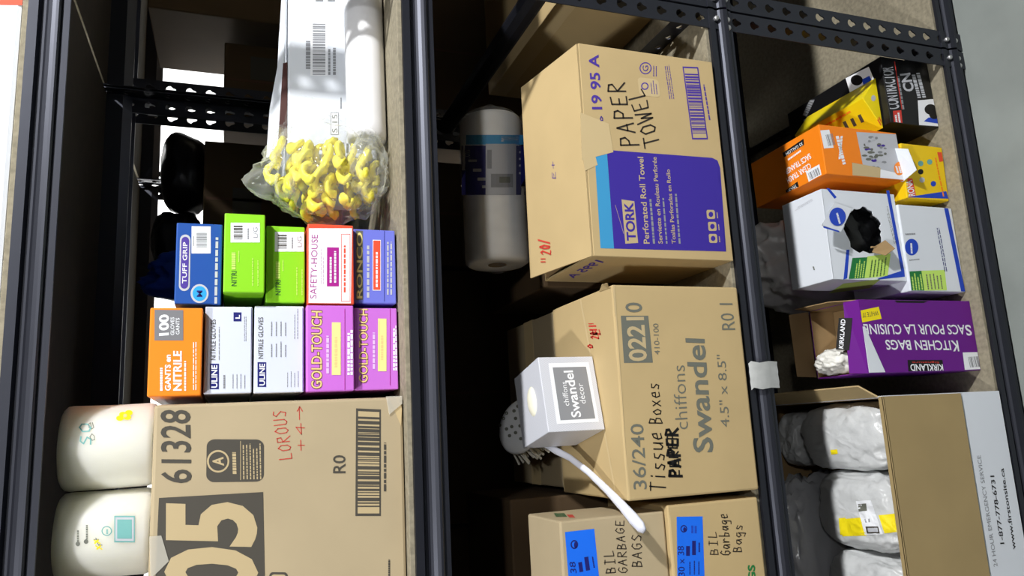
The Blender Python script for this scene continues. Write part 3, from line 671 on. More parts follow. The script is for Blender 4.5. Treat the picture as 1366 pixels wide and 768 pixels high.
# SWANDEL carton
r, P = carton('cardboard_carton', 'kraft carton printed 02210 in grey, with Tissue Boxes handwritten on it', 'carton', -.107, .209, -.01, .219, Z3+.0005, .9655, KRAFT2, .003)
p = Print(*P['front'])
p.quad4((828, 421), (864.6, 421), (870.8, 483.5), (832.3, 484), 'slate', 0); p.t('0221', (863.5, 481), (859, 422.5), (839, 482), 'tan', 1, .02); p.t('0', (857, 416.5), (856, 403.5), (834.4, 416.5), 'slate', 1, .012)
p.part('size_code'); p.t('410-100', (880.2, 473), (878, 431.5), (873, 473), 'slate', 1, -.003); p.part('revision_code'); p.t('R0 1', (980.8, 439.8), (977, 404.4), (963, 440), 'slate', 1, .0)
p.part('product_lettering'); p.t('chiffons', (917.7, 572), (913, 487), (901, 573), 'slate', 1, -.01); p.t('Swandel', (952, 603), (940, 452), (925, 603.5), 'slate', 1, .018); p.part('sheet_size'); p.t('4.5" x 8.5"', (973, 569), (967.5, 473), (961, 569.5), 'slate', 1, -.002); p.part('count_code'); p.t('36/240', (862.8, 652), (858, 565), (845, 653), 'slate', 1, .004)
p.part('handwriting'); p.hand('Tissue', (888, 656), (883, 575), (867, 655), 'black', w=.075); p.hand('Boxes', (883, 566), (878, 509), (866, 566), 'black', w=.075)
p.hand('PAPER', (909, 637), (903, 569), (893, 637), 'black', w=.2); p.hand('EEREP', (907, 637), (902, 575), (894, 637), 'black', w=.14)
p.part('tape'); p.line((836, 672), (819, 380), .002, 'ftape', 1); p.quad4((814.5, 384), (819, 384), (821, 420), (818, 420), 'ftape', 0)
p.done(r)
p = Print(*P['top']); p.hand('2011', (799, 452), (795, 432), (789, 452), 'red', w=.1); p.hand('E', (802, 447), (799, 438), (792, 447), 'red', w=.14); p.hand('1', (794, 435), (789, 428), (788, 435), 'red', w=.15); p.hand('0', (792, 465), (790, 458), (785, 465), 'red', w=.15)
p.part('tape'); p.quad4((773, 394), (775, 393), (822, 655), (820, 655), 'ftape', 0); p.done(r, 'top_print')
bm = slab([(.205, .0, .9665), (.2105, -.012, .974), (.2125, .01, .972), (.206, .03, .9668)], .0012); obj('torn_corner', bm, KRAFT2, r)
r, P = carton('cardboard_carton', 'dim kraft carton with tape strip behind the 02210 carton', 'carton', -.10, .207, .2245, .47, Z3+.0005, .962, KRAFT)
bm = box(-.10, .2075, .325, .37, .9621, .9625); box(.207, .2075, .325, .37, .90, .9625, 0, bm); obj('tape', bm, INK['ftape'], r)

# tissue cube
rz = math.radians(12.4); pv = (-.0045, .043, .966)
SIL = mat('silver_stripe', (176, 178, 190), .35, .05)
nt = SIL.node_tree; wv = nt.nodes.new('ShaderNodeTexWave'); wv.inputs['Scale'].default_value = 240; wv.bands_direction = 'DIAGONAL'; tcn = nt.nodes['Texture Coordinate']; nt.links.new(tcn.outputs['Object'], wv.inputs[0])
rp = nt.nodes.new('ShaderNodeValToRGB'); rp.color_ramp.elements[0].color = lin((196, 198, 208))+(1,); rp.color_ramp.elements[1].color = lin((226, 228, 234))+(1,); nt.links.new(wv.outputs['Fac'], rp.inputs[0]); nt.links.new(rp.outputs[0], nt.nodes['Principled BSDF'].inputs['Base Color'])
r, P = carton('tissue_box', 'silver tissue cube with grey panel standing on the kraft 02210 carton', 'tissue box', pv[0], pv[0]+.1165, pv[1], pv[1]+.111, .966, 1.0605, SIL, .0012, rz, None, 'box_body', pv)
p = Print(*P['front'])
p.quad4((731.4, 484.5), (785, 483), (799, 562.5), (742.7, 565.5), 'white', 0); p.quad4((737, 490), (781.5, 489), (794, 558), (747.5, 560.5), 'grey', 1)
p.t('Swandel', (775.5, 556), (764, 494), (762.5, 557), 'white', 2, .02); p.t('chiffons', (759.5, 541), (755, 509), (752.5, 541.5), 'white', 2); p.t('décor', (781.5, 538), (777, 511), (774, 538.5), 'white', 2); p.done(r)
p = Print(*P['top']); cc = p.hit((710, 535.5))[0]; p.bm.free()
bm = lathe([(0, .005), (.012, .0045), (.02, .0025), (.0235, .0)], cc, (0, 0, 1), 36)
bm.transform(Matrix.Translation(cc) @ Matrix.Rotation(rz, 4, 'Z') @ Matrix.Diagonal((1.0, .72, 1, 1)) @ Matrix.Translation(-cc)); obj('opening_tissue', bm, mat('tissue_white', (240, 236, 214), .9), r, True, 'oval opening showing white tissue')

# scrub brush
root = thing('scrub_brush', 'white scrub brush with dotted round head and long handle behind the tissue cube', 'brush', (0, .2, .966))
nB = Vector((.30, -.42, .86)).normalized(); cB = Vector((.008, .222, 1.036))
WP = mat('white_plastic', (226, 228, 240), .25); 
bm = lathe([(0, .014), (.02, .0132), (.036, .010), (.046, .005), (.049, 0), (.047, -.005), (0, -.006)], cB, nB, 48); sfB = bvh(bm); bh = obj('brush_head', bm, mat('brush_white', (214, 216, 218), .4), root, True)
p = Print(cB, nB, sfB)
for a, b in ((692, 534), (691, 542), (686, 548), (676, 551), (667, 567), (683, 569), (694, 568), (680, 581), (695, 585), (672, 558), (688, 558), (676, 572), (688, 577), (700, 552), (698, 545)): p.ell((a, b), 2.3, 2.3, 'slate', 0)
p.done(bh, 'tuft_holes')
bm = bmesh.new(); q = Vector((0, 0, 1)).rotation_difference(-nB).to_matrix(); rn = random.Random(2)
for i in range(150):
    a = 2.399*i; rr_ = .043*math.sqrt((i+.5)/150); st = cB+q@Vector((rr_*math.cos(a), rr_*math.sin(a), .003)); sp_ = q@Vector((math.cos(a)*rr_*.35+rn.uniform(-.004, .004), math.sin(a)*rr_*.35+rn.uniform(-.004, .004), .030))
    e = st+sp_
    if e.z < .9675: e = st+sp_*max(.1, (st.z-.9675)/(st.z-e.z))
    tube([st, e], [.0016, .0022], 5, bm)
obj('bristles', bm, mat('bristle', (206, 206, 198), .7), bh)
HP = [Vector(v) for v in ((-.018, .190, 1.016), (-.036, .155, 1.0), (-.046, .125, .992), (-.068, .075, .984), (-.093, .03, .977), (-.113, -.002, .972), (-.130, -.024, .967), (-.140, -.036, .963), (-.145, -.041, .961))]
bm = tube(HP, [.006, .0062, .0055, .0058, .0068, .0085, .0105, .0095, .005], 16, flat=.6); obj('handle', bm, WP, root, True, 'long white plastic handle')

# BIL garbage bag cartons
r, P = carton('cardboard_carton', 'kraft carton with blue label and handwriting, lower of the stacked pair at photo bottom', 'carton', -.46, -.1185, -.004, .19, Z3+.0005, .8985, KRAFT2)
p = Print(*P['front']); p.part('blue_label'); p.quad4((902.5, 689), (937, 688.5), (940, 780), (903.5, 780), 'blue', 0); p.ell((912, 705), 4.5, 5, 'navy', 1, .3); p.ell((913, 706), 2, 3, 'navy', 1); p.fineR(921, 698, 930, 711, 'dblue', 2); p.t('30 x 38', (913.5, 768), (912, 728), (905, 768), 'navy', 1)
p.r(915, 728, 920, 741, 'navy', 1); p.r(923, 721, 928, 740, 'navy', 1); p.fineR(931, 720, 934, 736, 'navy', 1); p.fineR(917, 745, 935, 766, 'navy', 3, 1, 4, .25)
p.part('handwriting'); p.hand('BIL', (958, 741), (955, 707), (947, 741), 'marker', w=.085); p.hand('Garbage', (974, 741), (970, 684), (961, 741), 'marker', w=.085); p.hand('Bags', (989, 737), (990, 698), (977, 737), 'marker', w=.085)
p.part(); p.t('GS', (1008, 776), (1007, 753), (998, 776), 'green', 1, .03); p.part('tape'); p.quad4((884, 664), (892, 672), (893, 690), (884, 686), 'ftape', 0); p.done(r)
r, P = carton('cardboard_carton', 'kraft carton with blue label and handwriting, upper of the stacked pair at photo bottom', 'carton', -.46, -.1265, .004, .128, .8992, 1.068, KRAFT)
p = Print(*P['front']); p.part('blue_label'); p.quad4((753.5, 709.5), (792.5, 705), (800, 780), (759, 780), 'blue', 0); p.ell((766, 726), 5, 6, 'navy', 1, .3); p.ell((767.5, 726.5), 2, 4, 'navy', 1); p.t('38', (769, 764), (767, 749), (761, 764), 'navy', 2); p.quad4((771, 750), (776, 749), (778, 762), (773, 763), 'navy', 1); p.quad4((779, 743), (784.5, 742), (787, 760), (781.5, 761), 'navy', 1); p.fine((794, 757), (791, 738), (791, 757), 'navy', 1)
p.part('handwriting'); p.hand('BIL', (821, 765), (818, 732), (808, 766), 'marker', w=.085); p.hand('GARBAGE', (837, 765), (832, 692), (825, 765), 'marker', w=.085); p.hand('BAGS', (856, 757), (855, 711), (843, 757), 'marker', w=.085); p.done(r)
p = Print(*P['right']); p.fine((757, 690), (738, 690), (752, 684), 'dgreen', 1, fill=.8); p.fine((768, 691), (758, 691), (763, 686), 'red', 1, fill=.8); p.done(r, 'side_print')
carton('cardboard_carton', 'dim kraft carton behind the stacked pair with blue labels', 'carton', -.50, -.11, .20, .45, Z3+.0005, 1.07, KRAFT_SHADE)

# ------------------------------------------------------------------ lowest bay
BLK = mat('black_box_card', (20, 20, 22), .35)
r, P = carton('garbage_bag_box', 'black printed box of bags with red square, next to the corner post', 'box', .548, .688, .029, .30, Z4+.0005, .308, BLK, .0015, math.radians(1))
p = Print(*P['front'])
p.t('CONTRACTOR', (1200, 145), (1191, 89), (1183, 146), 'lgrey', 1, .02); p.line((1203, 146), (1193, 82), .0022, 'red', 1); p.fine((1207, 146), (1198, 90), (1203, 146), 'grey', 1)
p.t('CN', (1220, 121), (1214, 97), (1206, 123), 'lgrey', 1, .03); p.fine((1236, 130), (1226, 92), (1223, 131), 'lgrey', 2, 1, 4, .7); p.fine((1246, 115), (1242, 92), (1242, 116), 'grey', 1)
p.part('red_square'); p.quad4((1191, 148), (1202, 147), (1204, 166), (1193, 168), 'red', 1); p.fine((1202, 164), (1200, 150), (1194, 165), 'white', 2, 2, 3, .6); p.part('picture_panel'); p.quad4((1224, 134), (1251, 133), (1255, 169), (1226, 168), 'white', 1)
p.ell((1241, 146), 8, 7, 'black', 2); p.ell((1246, 152), 7, 7, 'black', 2); p.quad4((1232, 162), (1238, 157), (1250, 156), (1251, 165), 'dblue', 2); p.done(r)
p = Print(*P['top']); p.part('picture_panel'); p.quad4((1128, 104), (1159, 89), (1168, 110), (1134, 124), 'white', 0); p.ell((1143, 107), 8, 7, 'black', 1); p.quad4((1150, 106), (1160, 101), (1164, 109), (1152, 113), 'dblue', 1); p.part(); p.quad4((1072, 160), (1090, 150), (1093, 157), (1073, 168), 'lgrey', 0); p.part('emblem_line'); p.fine((1078, 156), (1092, 127), (1069, 153), 'grey', 1)
p.done(r, 'top_print')

# yellow squashed box on the black one
YC = mat('yellow_card', (246, 222, 22), .45, var=.04)
r = thing('garbage_bag_box', 'squashed yellow box wedged on the black box beside the orange one', 'box', (.6, .14, .310))
C0, B0, D0 = (.652, .3105), (.604, .352), (.545, .3105)
bm = prism([C0, B0, D0], 'y', .046, .24); bmesh.ops.bevel(bm, geom=bm.edges[:], offset=.001, segments=1, affect='EDGES'); obj('box_body', bm, YC, r)
nL = Vector((-(B0[1]-D0[1]), 0, (B0[0]-D0[0]))).normalized()
p = Print((B0[0], .05, B0[1]), nL); p.fine((1136, 150), (1090, 176), (1133, 147), 'orange', 1); 
for a, b in ((1127, 167), (1137, 163), (1147, 158)): p.quad4((a-3, b-4), (a+1, b-6), (a+6, b+4), (a+2, b+6), 'dgrey', 0)
p.done(r, 'side_print')
p = Print((.6, .046, .32), (0, -1, 0)); p.fine((1178, 164), (1171, 152), (1175, 170), 'redor', 2); p.ell((1165, 131), 3, 4, 'lgrey', 0); p.ell((1178, 135), 4, 5, 'slate', 0); p.clip = (Matrix.Identity(4), (.55, .04, .312), (.65, .05, .35), 1); p.done(r, 'end_print')

# yellow box under the orange one
r, P = carton('garbage_bag_box', 'yellow box of bags standing under the orange box, blue base edge', 'box', .403, .513, .030, .23, Z4+.0005, .292, mat('golden_card', (244, 204, 20), .45, var=.03), .0015, math.radians(-2))
p = Print(*P['front']); p.quad4((1262, 255), (1266, 265), (1205, 270), (1203, 262), 'dblue', 0)
p.quad4((1210, 238), (1217, 238), (1222, 262), (1213, 263), 'redor', 0); p.t('RONA', (1221, 261), (1216, 240), (1212, 262), 'white', 1, .02); p.quad4((1250, 203), (1256, 203), (1258, 215), (1253, 216), 'redor', 0); p.fine((1214, 232), (1209, 202), (1211, 232), 'red', 1)
for a, b, c in ((1228, 218, 'teal'), (1240, 216, 'teal'), (1228, 229, 'black'), (1230, 240, 'lgrey'), (1245, 245, 'dblue')): p.ell((a, b), 3.6, 3.6, c, 0)
p.fine((1260, 262), (1248, 205), (1257, 262), 'orange', 1, 1, 5); p.done(r)

# orange box
r, P = carton('garbage_bag_box', 'orange box of clear trash bags, torn at one corner, on a yellow box', 'box', .431, .529, .032, .232, .2925, .4835, mat('orange_card', (250, 136, 26), .45, var=.03), .0015, math.radians(1.5))
p = Print(*P['front'])
p.quad4((1142, 176), (1195, 179), (1207, 237), (1152, 226), 'lgrey', 0)
for k in range(46):
    a = random.uniform(-1, 1); b = random.uniform(-1, 1)
    if a*a+b*b < 1: p.ell((1166+16*a, 204+22*b), random.uniform(1.5, 4), random.uniform(1, 2.2), random.choice(('slate', 'grey', 'slate', 'purple', 'lgrey')), 1+k % 3)
p.quad4((1136, 217), (1174, 224), (1174, 239), (1137, 236), 'ftape', 4); p.quad4((1174, 226), (1205, 233), (1205, 240), (1174, 239), 'white', 4); p.ell((1199, 225), 7, 9, 'orange', 5); p.fine((1203, 231), (1200, 219), (1195, 231), 'white', 2, 6)
p.part('barcode_sticker'); p.quad4((1094, 174), (1106, 173), (1112, 197), (1099, 198), 'white', 0); p.bars((1101, 180), (1110, 178), (1105, 195), 'grey', 1, 10); p.part(); p.fine((1119, 181), (1131, 228), (1114, 182), 'white', 1, 1, 3, .8); p.fine((1125, 181), (1122, 215), (1120, 182), 'white', 1, 1, 5, .6); p.done(r)
p = Print(*P['top'])
p.quad4((1044, 204), (1072, 185), (1073, 193), (1046, 210), 'black', 0); p.t('33 GALLON', (1070, 189.5), (1048, 204), (1071.5, 193), 'white', 1, .01)
p.t('SACS TRANSP', (1080, 204), (1047, 226), (1083, 211), 'white', 1, .02); p.t('CLEAR TRASH', (1080, 217), (1049, 238), (1083, 224), 'white', 1, .02); p.fine((1068, 199), (1047, 214), (1069, 203), 'white', 1, 1, 3)
p.part('barcode_sticker'); p.quad4((1075, 229), (1093, 219), (1096, 233), (1079, 243), 'white', 0); p.bars((1078, 231), (1092, 223), (1081, 240), 'grey', 1, 14); p.part(); p.quad4((1048, 254), (1064, 242), (1066, 250), (1050, 262), 'black', 0); p.t('TRASH', (1062, 245), (1050, 254), (1064, 250), 'white', 1); p.done(r, 'top_print')
bm = slab([(.432, .034, .300), (.432, .033, .2965), (.445, .002, .293), (.49, .010, .297), (.50, .034, .305)], .001); obj('torn_flap', bm, WCARD, r)

# white printed boxes
def white_prints(p, pts): pass
r, P = carton('garbage_bag_box', 'white box with blue stripe and green sticker, lower of the white pair', 'box', .217, .3845, .029, .165, Z4+.0005, .3225, WCARD, .002, math.radians(0))
p = Print(*P['front'])
p.quad4((1259, 276), (1264.5, 276.5), (1288, 389), (1282, 389.5), 'dblue', 0); p.part('round_logo'); p.ell((1216, 329.5), 9, 11, 'dblue', 0); p.fine((1218, 338), (1217, 321), (1214, 338), 'white', 1, 1, 4)
p.part('small_print'); p.fine((1208, 314), (1225, 313), (1207, 311), 'grey', 1); p.fine((1213, 348), (1231, 346), (1212, 346), 'grey', 1); p.fine((1264, 362), (1253, 301), (1259, 362), 'navy', 2, 1, 6, .4)
p.part('green_sticker'); p.quad4((1213, 362), (1229, 361), (1233, 388), (1216, 389), 'green', 0); p.quad4((1229, 361), (1260, 360), (1263, 387), (1233, 388), 'lime', 0); p.fine((1232, 386), (1229, 364), (1217, 387), 'lime', 4, 1, 3, .5); p.fine((1259, 385), (1256, 363), (1236, 386), 'slate', 5, 1, 5, .35); p.done(r)
r = thing('garbage_bag_box', 'white box torn open in front showing black bags, stacked on another white box', 'box', (.32, .085, .3235), math.radians(-1.5))
# body with a ragged hole in the front wall
x0, x1, y0, y1, z0, z1 = .237, .405, .034, .140, .3232, .4955
bm = box(x0, x1, y1-.002, y1, z0, z1); box(x0, x0+.002, y0+.002, y1-.002, z0, z1, 0, bm); box(x1-.002, x1, y0+.002, y1-.002, z0, z1, 0, bm); box(x0, x1, y0+.0, y1, z1, z1+.002, .0008, bm); box(x0+.002, x1-.002, y0+.002, y1-.002, z0, z0+.002, 0, bm)
hc = Vector((.331, .412)); N = 40; rn = random.Random(4); O = []; I = []
for k in range(N):
    an = 2*math.pi*k/N; dx, dz = math.cos(an), math.sin(an); sc = 9
    for lo, hi, c_, d_ in ((x0, x1, hc.x, dx), (z0, z1, hc.y, dz)):
        if d_ > 1e-6: sc = min(sc, (hi-c_)/d_)
        elif d_ < -1e-6: sc = min(sc, (lo-c_)/d_)
    O.append((hc.x+dx*sc, hc.y+dz*sc)); rr_ = rn.uniform(.9, 1.12)
    I.append((hc.x+dx*.043*rr_, hc.y+dz*.045*rr_))
for cx_, cz_ in ((x0, z0), (x0, z1), (x1, z0), (x1, z1)):
    k = min(range(N), key=lambda i: (O[i][0]-cx_)**2+(O[i][1]-cz_)**2); O[k] = (cx_, cz_)
fb = bmesh.new(); L_ = []
for y in (y0, y0+.0018):
    L_.append(([fb.verts.new((a, y, b)) for a, b in O], [fb.verts.new((a, y, b)) for a, b in I]))
for k in range(N):
    j = (k+1) % N
    fb.faces.new((L_[0][0][k], L_[0][0][j], L_[0][1][j], L_[0][1][k])); fb.faces.new((L_[1][0][k], L_[1][1][k], L_[1][1][j], L_[1][0][j])); fb.faces.new((L_[0][1][k], L_[0][1][j], L_[1][1][j], L_[1][1][k]))
bmesh.ops.recalc_face_normals(fb, faces=fb.faces[:]); join(bm, fb); obj('box_body', bm, WCARD, r)
p = Print((x0, y0, z0), (0, -1, 0))
p.quad4((1182, 254), (1186, 254), (1206, 360), (1202, 362), 'dblue', 0); p.part('blue_stripe'); p.quad4((1206, 360), (1207, 369), (1170, 373), (1172, 371), 'dblue', 0); p.part('small_print'); p.fine((1196, 325), (1184, 275), (1192, 325), 'slate', 2, 1, 3, .3); p.part('side_stripe'); p.quad4((1129, 333), (1133, 333), (1130, 371), (1125, 373), 'dblue', 0); p.part('corner_stripe'); p.quad4((1102, 251), (1106, 251), (1116, 263), (1113, 265), 'dblue', 0)
p.part('green_sticker'); p.quad4((1137, 344), (1157, 343), (1153, 371), (1132, 372), 'green', 0); p.quad4((1157, 342), (1188, 338), (1184, 368), (1153, 371), 'lime', 0); p.fine((1152, 370), (1155, 346), (1139, 371), 'lime', 4, 1, 3, .5); p.fine((1181, 367), (1184, 343), (1158, 370), 'dgreen', 5, 1, 6, .35); p.done(r)
bm = blob((.335, .090, .405), (.06, .038, .07), 5, .25, 3, 2.5, 40, 28, .327, .8); obj('black_bags', bm, BLACKP, r, True, 'black plastic bags inside the torn hole')
bm = slab([(.3795, .0315, .475), (.369, .030, .436), (.3155, .0045, .495), (.326, .006, .534)], .001); o = obj('torn_panel', bm, WCARD, r, False, 'torn panel folded outwards with a round blue mark')
p = Print((.37, .013, .478), Vector((-.25, -.75, .62)), None)
pts_ = [(.3795, .0315, .475), (.369, .030, .436), (.326, .006, .534)]; nn = (Vector(pts_[1])-Vector(pts_[0])).cross(Vector(pts_[2])-Vector(pts_[0])).normalized(); nn = nn if nn.y < 0 else -nn
p.o = Vector((.3795, .030, .475)); p.n = nn; p.ell((1117, 289), 11, 12, 'dblue', 2); p.line((1098, 303), (1119, 309), .004, 'dblue', 2); p.fine((1122, 298), (1117, 280), (1118, 299), 'white', 1, 3); p.done(o, 'panel_print')
bm = slab([(.300, .033, .39), (.312, .03, .366), (.290, .006, .372), (.278, .012, .39), (.288, .03, .402)], .001); box(.297, .3, .03, .034, .37, .4, 0, bm); obj('torn_edge', bm, KIN, r)
p = Print((x0, y0, z1+.002), (0, 0, 1)); p.fine((1085, 268), (1060, 282), (1083, 265), 'lgrey', 3, fill=.4); p.fine((1088, 360), (1086, 354), (1085, 360), 'slate', 1); p.done(r, 'top_print')
p = Print((x0-.0001, y0, z0), (-1, 0, 0)); p.quad4((1125, 378), (1175, 372), (1160, 384), (1105, 391), 'lime', 0); p.done(r, 'side_print')

# grey translucent bag behind the white boxes
bm = blob((.325, .265, .345), (.10, .085, .16), 21, .14, 1.6, 2.8, 64, 44, Z4+.001, .8)
for v in bm.verts:
    v.co.y = max(v.co.y, .172+.001*math.sin(v.co.x*90)); v.co.x = min(v.co.x, .395)
solo('grey_bag', bm, mat('grey_film', (205, 203, 200), .3, var=.12, scale=14), 'grey plastic bag bunched up behind the torn white box', 'bag', smooth=True)

# purple kitchen bag box
r = thing('garbage_bag_box', 'purple box of kitchen bags standing on end with its top flaps open', 'box', (.133, .085, Z4))
PUR = mat('purple_card', (104, 14, 134), .4, var=.03)
open_box(r, .0675, .199, .025, .150, Z4+.0005, .455, PUR, KIN, .0025)
bm = box(.071, .1955, .0295, .1465, .38, .40); obj('inner_card', bm, KIN, r)
p = Print((.0675, .025, Z4), (0, -1, 0), None, (Matrix.Identity(4), (.0675, .02, Z4+.001), (.199, .15, .455), 1))
p.t('ACS POUR LA CUISINE', (1285.5, 433), (1151, 432), (1288, 446), 'white', 1, .012); p.part('title_line'); p.t('ITCHEN BAGS', (1266.5, 454), (1180, 453), (1269, 467), 'white', 1, .014); p.part(); p.t('S', (1294, 433), (1286, 433), (1297, 447.5), 'white', 1, .02); p.part('title_line'); p.t('K', (1277, 454), (1267.5, 454), (1279.5, 468.5), 'white', 2, .02)
p.part('brand_plate'); p.quad4((1210.5, 480), (1257, 480), (1259.5, 498), (1212, 498), 'black', 0); p.t('KIRKLAND', (1257, 485.5), (1213.5, 485.5), (1258.5, 494.5), 'white', 1, .02); p.t('Signature', (1252, 481.5), (1216, 481.5), (1253, 484.5), 'red', 1, .01)
p.part('yellow_label'); p.quad4((1140, 414), (1172, 409), (1176, 425), (1143, 430), 'yellow', 0); p.t('WHITE 77 L', (1171, 414), (1146, 418), (1172, 420), 'dgrey', 1); p.part('barcode_sticker'); p.quad4((1284, 470), (1305, 469.5), (1311, 492), (1287, 494), 'white', 0); p.bars((1291, 476), (1305, 475), (1294, 490), 'grey', 1, 12)
p.part('hand_slot'); p.quad4((1193, 399.5), (1238, 400), (1232, 404), (1196, 403.5), 'black', 0); p.done(r)
bm = slab([(.0675, .0255, .4555), (.1985, .0255, .4555), (.1975, .050, .466), (.070, .054, .470)], .0015); tf = obj('top_flap', bm, PUR, r)
p = Print((.07, .0255, .456), Vector((0, -.44, .9))); p.quad4((1119, 424), (1137, 424), (1133, 467), (1115, 466), 'black', 0); p.t('KIRKLAND', (1125, 465), (1128, 426), (1119, 464), 'white', 1, .02); p.done(tf, 'flap_print')
bm = slab([(.0685, .0245, .4545), (.0685, .0245, .418), (.15, .0245, .450), (.15, .0245, .4545)], -.001); obj('torn_panel', bm, WCARD, r)
bm = slab([(.199, .030, .456), (.199, .148, .456), (.2025, .150, .487), (.2025, .07, .480)], .0015); obj('side_flap', bm, KIN, r)
bm = slab([(.071, .151, .456), (.197, .151, .456), (.193, .164, .492), (.074, .164, .490)], .0015); obj('back_flap', bm, KIN, r)
bm = blob((.096, .105, .452), (.022, .036, .028), 31, .3, 1.4, 2.3, 48, 32, None, .7); obj('white_liner', bm, mat('white_film', (232, 230, 222), .35), r, True, 'white plastic liner poking out')

# open white carton with wrapped bundles
r = thing('cardboard_carton', 'open white carton with phone number, its brown flap hanging over the front', 'carton', (-.2, .14, Z4))
open_box(r, -.42, .027, -.004, .335, Z4+.0005, .462, WCARD, KIN, .004)
bm = box(-.42, .0255, -.0085, -.0048, .284, .4655, .001); bm2 = box(-.42, .0255, -.0085, .002, .4625, .4655, .0008, bm); obj('front_flap', bm, KRAFT3, r, False, 'brown inner side of the folded-out front flap')
bm = slab([(.027, .004, .463), (.027, .332, .463), (.047, .332, .487), (.047, .02, .487)], .003); obj('side_flap', bm, KRAFT2, r)
p = Print((-.4, -.004, Z4), (0, -1, 0))
p.t('24 HOUR EMERGENCY SERVICE', (1330.5, 755), (1307.8, 607), (1325.5, 756), 'grey', 1, -.002); p.t('1-877-778-6731', (1339.5, 725), (1326, 634), (1334, 725.5), 'black', 1, .012); p.t('www.firstonsite.ca', (1355, 732), (1338.5, 624), (1350, 733), 'black', 1, .012); p.done(r)
FILM = clear('bundle_film', (232, 234, 238), .12, .12)
FAB = mat('white_fabric', (206, 208, 208), .28, var=.05, scale=30, bump=1.0)
def bundle(lab, c, s, seed, px=None):
    root = thing('wrapped_bundle', lab, 'wrapped bundle', (c[0], c[1], c[2]-s[2]), 0, 'white wrapped bundles in the open carton')
    bm = blob(c, s, seed, .085, 1.7, 3.6, 96, 64, None, .5); sf = bvh(bm); bb_ = obj('bundle_body', bm, FAB, root, True)
    if px: px(Print(c, (0, -.5, .86), sf)).done(bb_, 'label_band')
    return root
def lab1(p):
    p.quad((1130, 712), (1128, 690), (1121, 713), 'yellow', 0); p.quad4((1122, 692), (1150, 690), (1156, 714), (1124, 715), 'yellow', 0)
    p.quad4((1172, 687), (1200, 684), (1205, 708), (1180, 711), 'yellow', 0); p.quad4((1142, 668), (1162, 667), (1178, 712), (1154, 713), 'white', 1)
    p.quad((1157, 681), (1156, 671), (1146, 682), 'slate', 2); p.quad((1174, 711), (1172, 702), (1157, 711), 'dgrey', 2); p.quad((1172, 709), (1171, 704), (1159, 709), 'lgrey', 3); p.fine((1163, 696), (1162, 690), (1153, 697), 'grey', 1, 2); return p
def lab2(p): p.quad((1118, 605), (1117, 599), (1109, 606), 'yellow', 0); return p
bundle('puffy white wrapped bundle nearest the purple box, with a yellow tab', (-.041, .118, .405), (.060, .108, .056), 41, lab2)
bundle('white wrapped bundle with a barcode label between two yellow bands', (-.172, .105, .408), (.068, .098, .056), 52, lab1)
bundle('white wrapped bundle at the photo bottom edge, beside the yellow-banded one', (-.305, .108, .40), (.06, .096, .055), 63)
bundle('shaded wrapped bundle at the back of the open carton', (-.045, .282, .36), (.055, .040, .075), 74)
bm = blob((-.112, .11, .30), (.045, .08, .05), 85, .07, 1.5, 3, 48, 32, None, .35); solo('wrapped_bundle', bm, FAB, 'white wrapped bundle low down between two fuller ones', 'wrapped bundle', 'white wrapped bundles in the open carton', True)
# grey bag behind the carton
bm = blob((-.262, .268, .400), (.140, .052, .092), 33, .16, 2, 2.6, 64, 44, .30, .9)
for v in bm.verts: v.co.y = min(.328, max(v.co.y, .214)); v.co.x = max(v.co.x, -.412)
solo('grey_bag', bm, clear('grey_clear_film', (214, 216, 220), .75, .2), 'crumpled grey plastic bag at the back of the open white carton', 'bag', smooth=True)

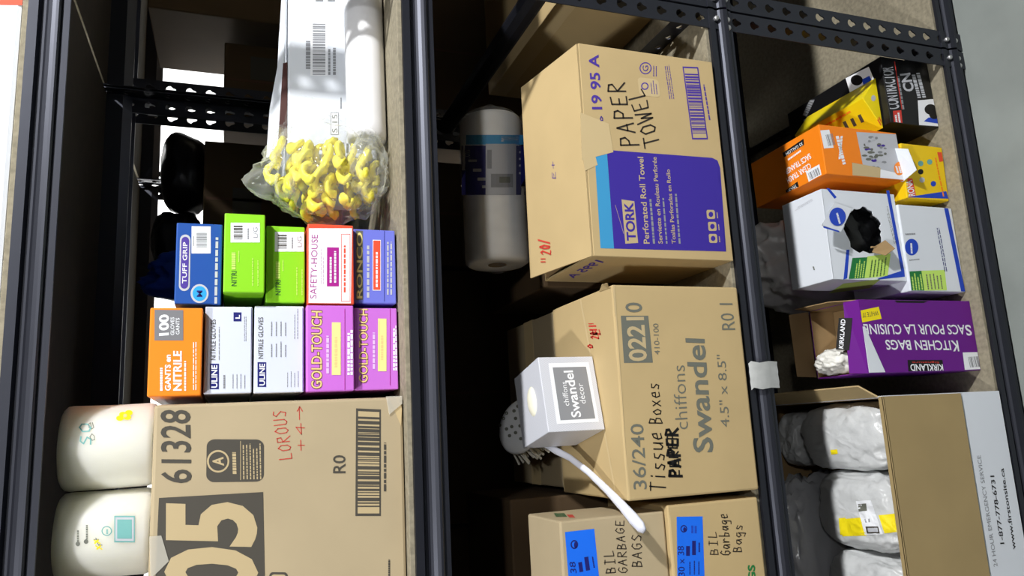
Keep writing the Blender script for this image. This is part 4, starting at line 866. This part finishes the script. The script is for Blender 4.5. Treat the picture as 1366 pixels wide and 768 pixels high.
# ------------------------------------------------------------------ dim stock on the rack behind
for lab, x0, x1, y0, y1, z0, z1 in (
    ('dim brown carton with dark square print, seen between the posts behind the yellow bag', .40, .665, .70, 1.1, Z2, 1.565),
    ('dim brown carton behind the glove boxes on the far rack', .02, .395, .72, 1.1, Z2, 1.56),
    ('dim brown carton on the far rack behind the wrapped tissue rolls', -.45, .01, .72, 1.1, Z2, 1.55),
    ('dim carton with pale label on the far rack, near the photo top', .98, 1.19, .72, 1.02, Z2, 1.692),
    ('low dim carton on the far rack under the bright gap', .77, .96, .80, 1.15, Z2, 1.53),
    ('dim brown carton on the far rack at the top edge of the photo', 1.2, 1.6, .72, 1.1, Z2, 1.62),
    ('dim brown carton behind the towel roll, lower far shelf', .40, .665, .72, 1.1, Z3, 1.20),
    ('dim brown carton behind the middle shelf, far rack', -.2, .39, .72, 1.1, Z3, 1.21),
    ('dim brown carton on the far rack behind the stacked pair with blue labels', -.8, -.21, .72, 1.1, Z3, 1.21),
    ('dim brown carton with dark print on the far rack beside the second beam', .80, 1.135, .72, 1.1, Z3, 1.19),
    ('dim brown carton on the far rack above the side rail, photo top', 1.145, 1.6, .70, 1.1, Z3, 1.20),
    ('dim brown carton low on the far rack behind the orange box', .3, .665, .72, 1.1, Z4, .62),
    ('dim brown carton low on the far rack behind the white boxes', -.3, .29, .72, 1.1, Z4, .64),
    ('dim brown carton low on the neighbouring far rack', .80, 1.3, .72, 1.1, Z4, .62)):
    r, P = carton('cardboard_carton', lab, 'carton', x0, x1, y0, y1, z0+.0005, z1, KRAFT_SHADE)
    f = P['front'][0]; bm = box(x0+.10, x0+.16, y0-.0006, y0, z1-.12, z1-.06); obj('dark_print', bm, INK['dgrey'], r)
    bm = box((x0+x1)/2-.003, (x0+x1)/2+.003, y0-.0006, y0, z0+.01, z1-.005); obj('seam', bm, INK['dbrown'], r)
bm = blob((.625, .83, 1.608), (.085, .09, .052), 14, .12, 1.2, 3, 48, 32, 1.566, .3); solo('black_bag', bm, BLACKP, 'black plastic bag against the bright gap, nearer the slotted posts', 'bag', smooth=True)
bm = blob((.46, .86, 1.617), (.08, .09, .058), 19, .18, 1.6, 2.4, 48, 32, 1.566, .4); solo('black_bag', bm, BLACKP, 'black plastic bag against the bright gap, nearer the blue glove box', 'bag', smooth=True)
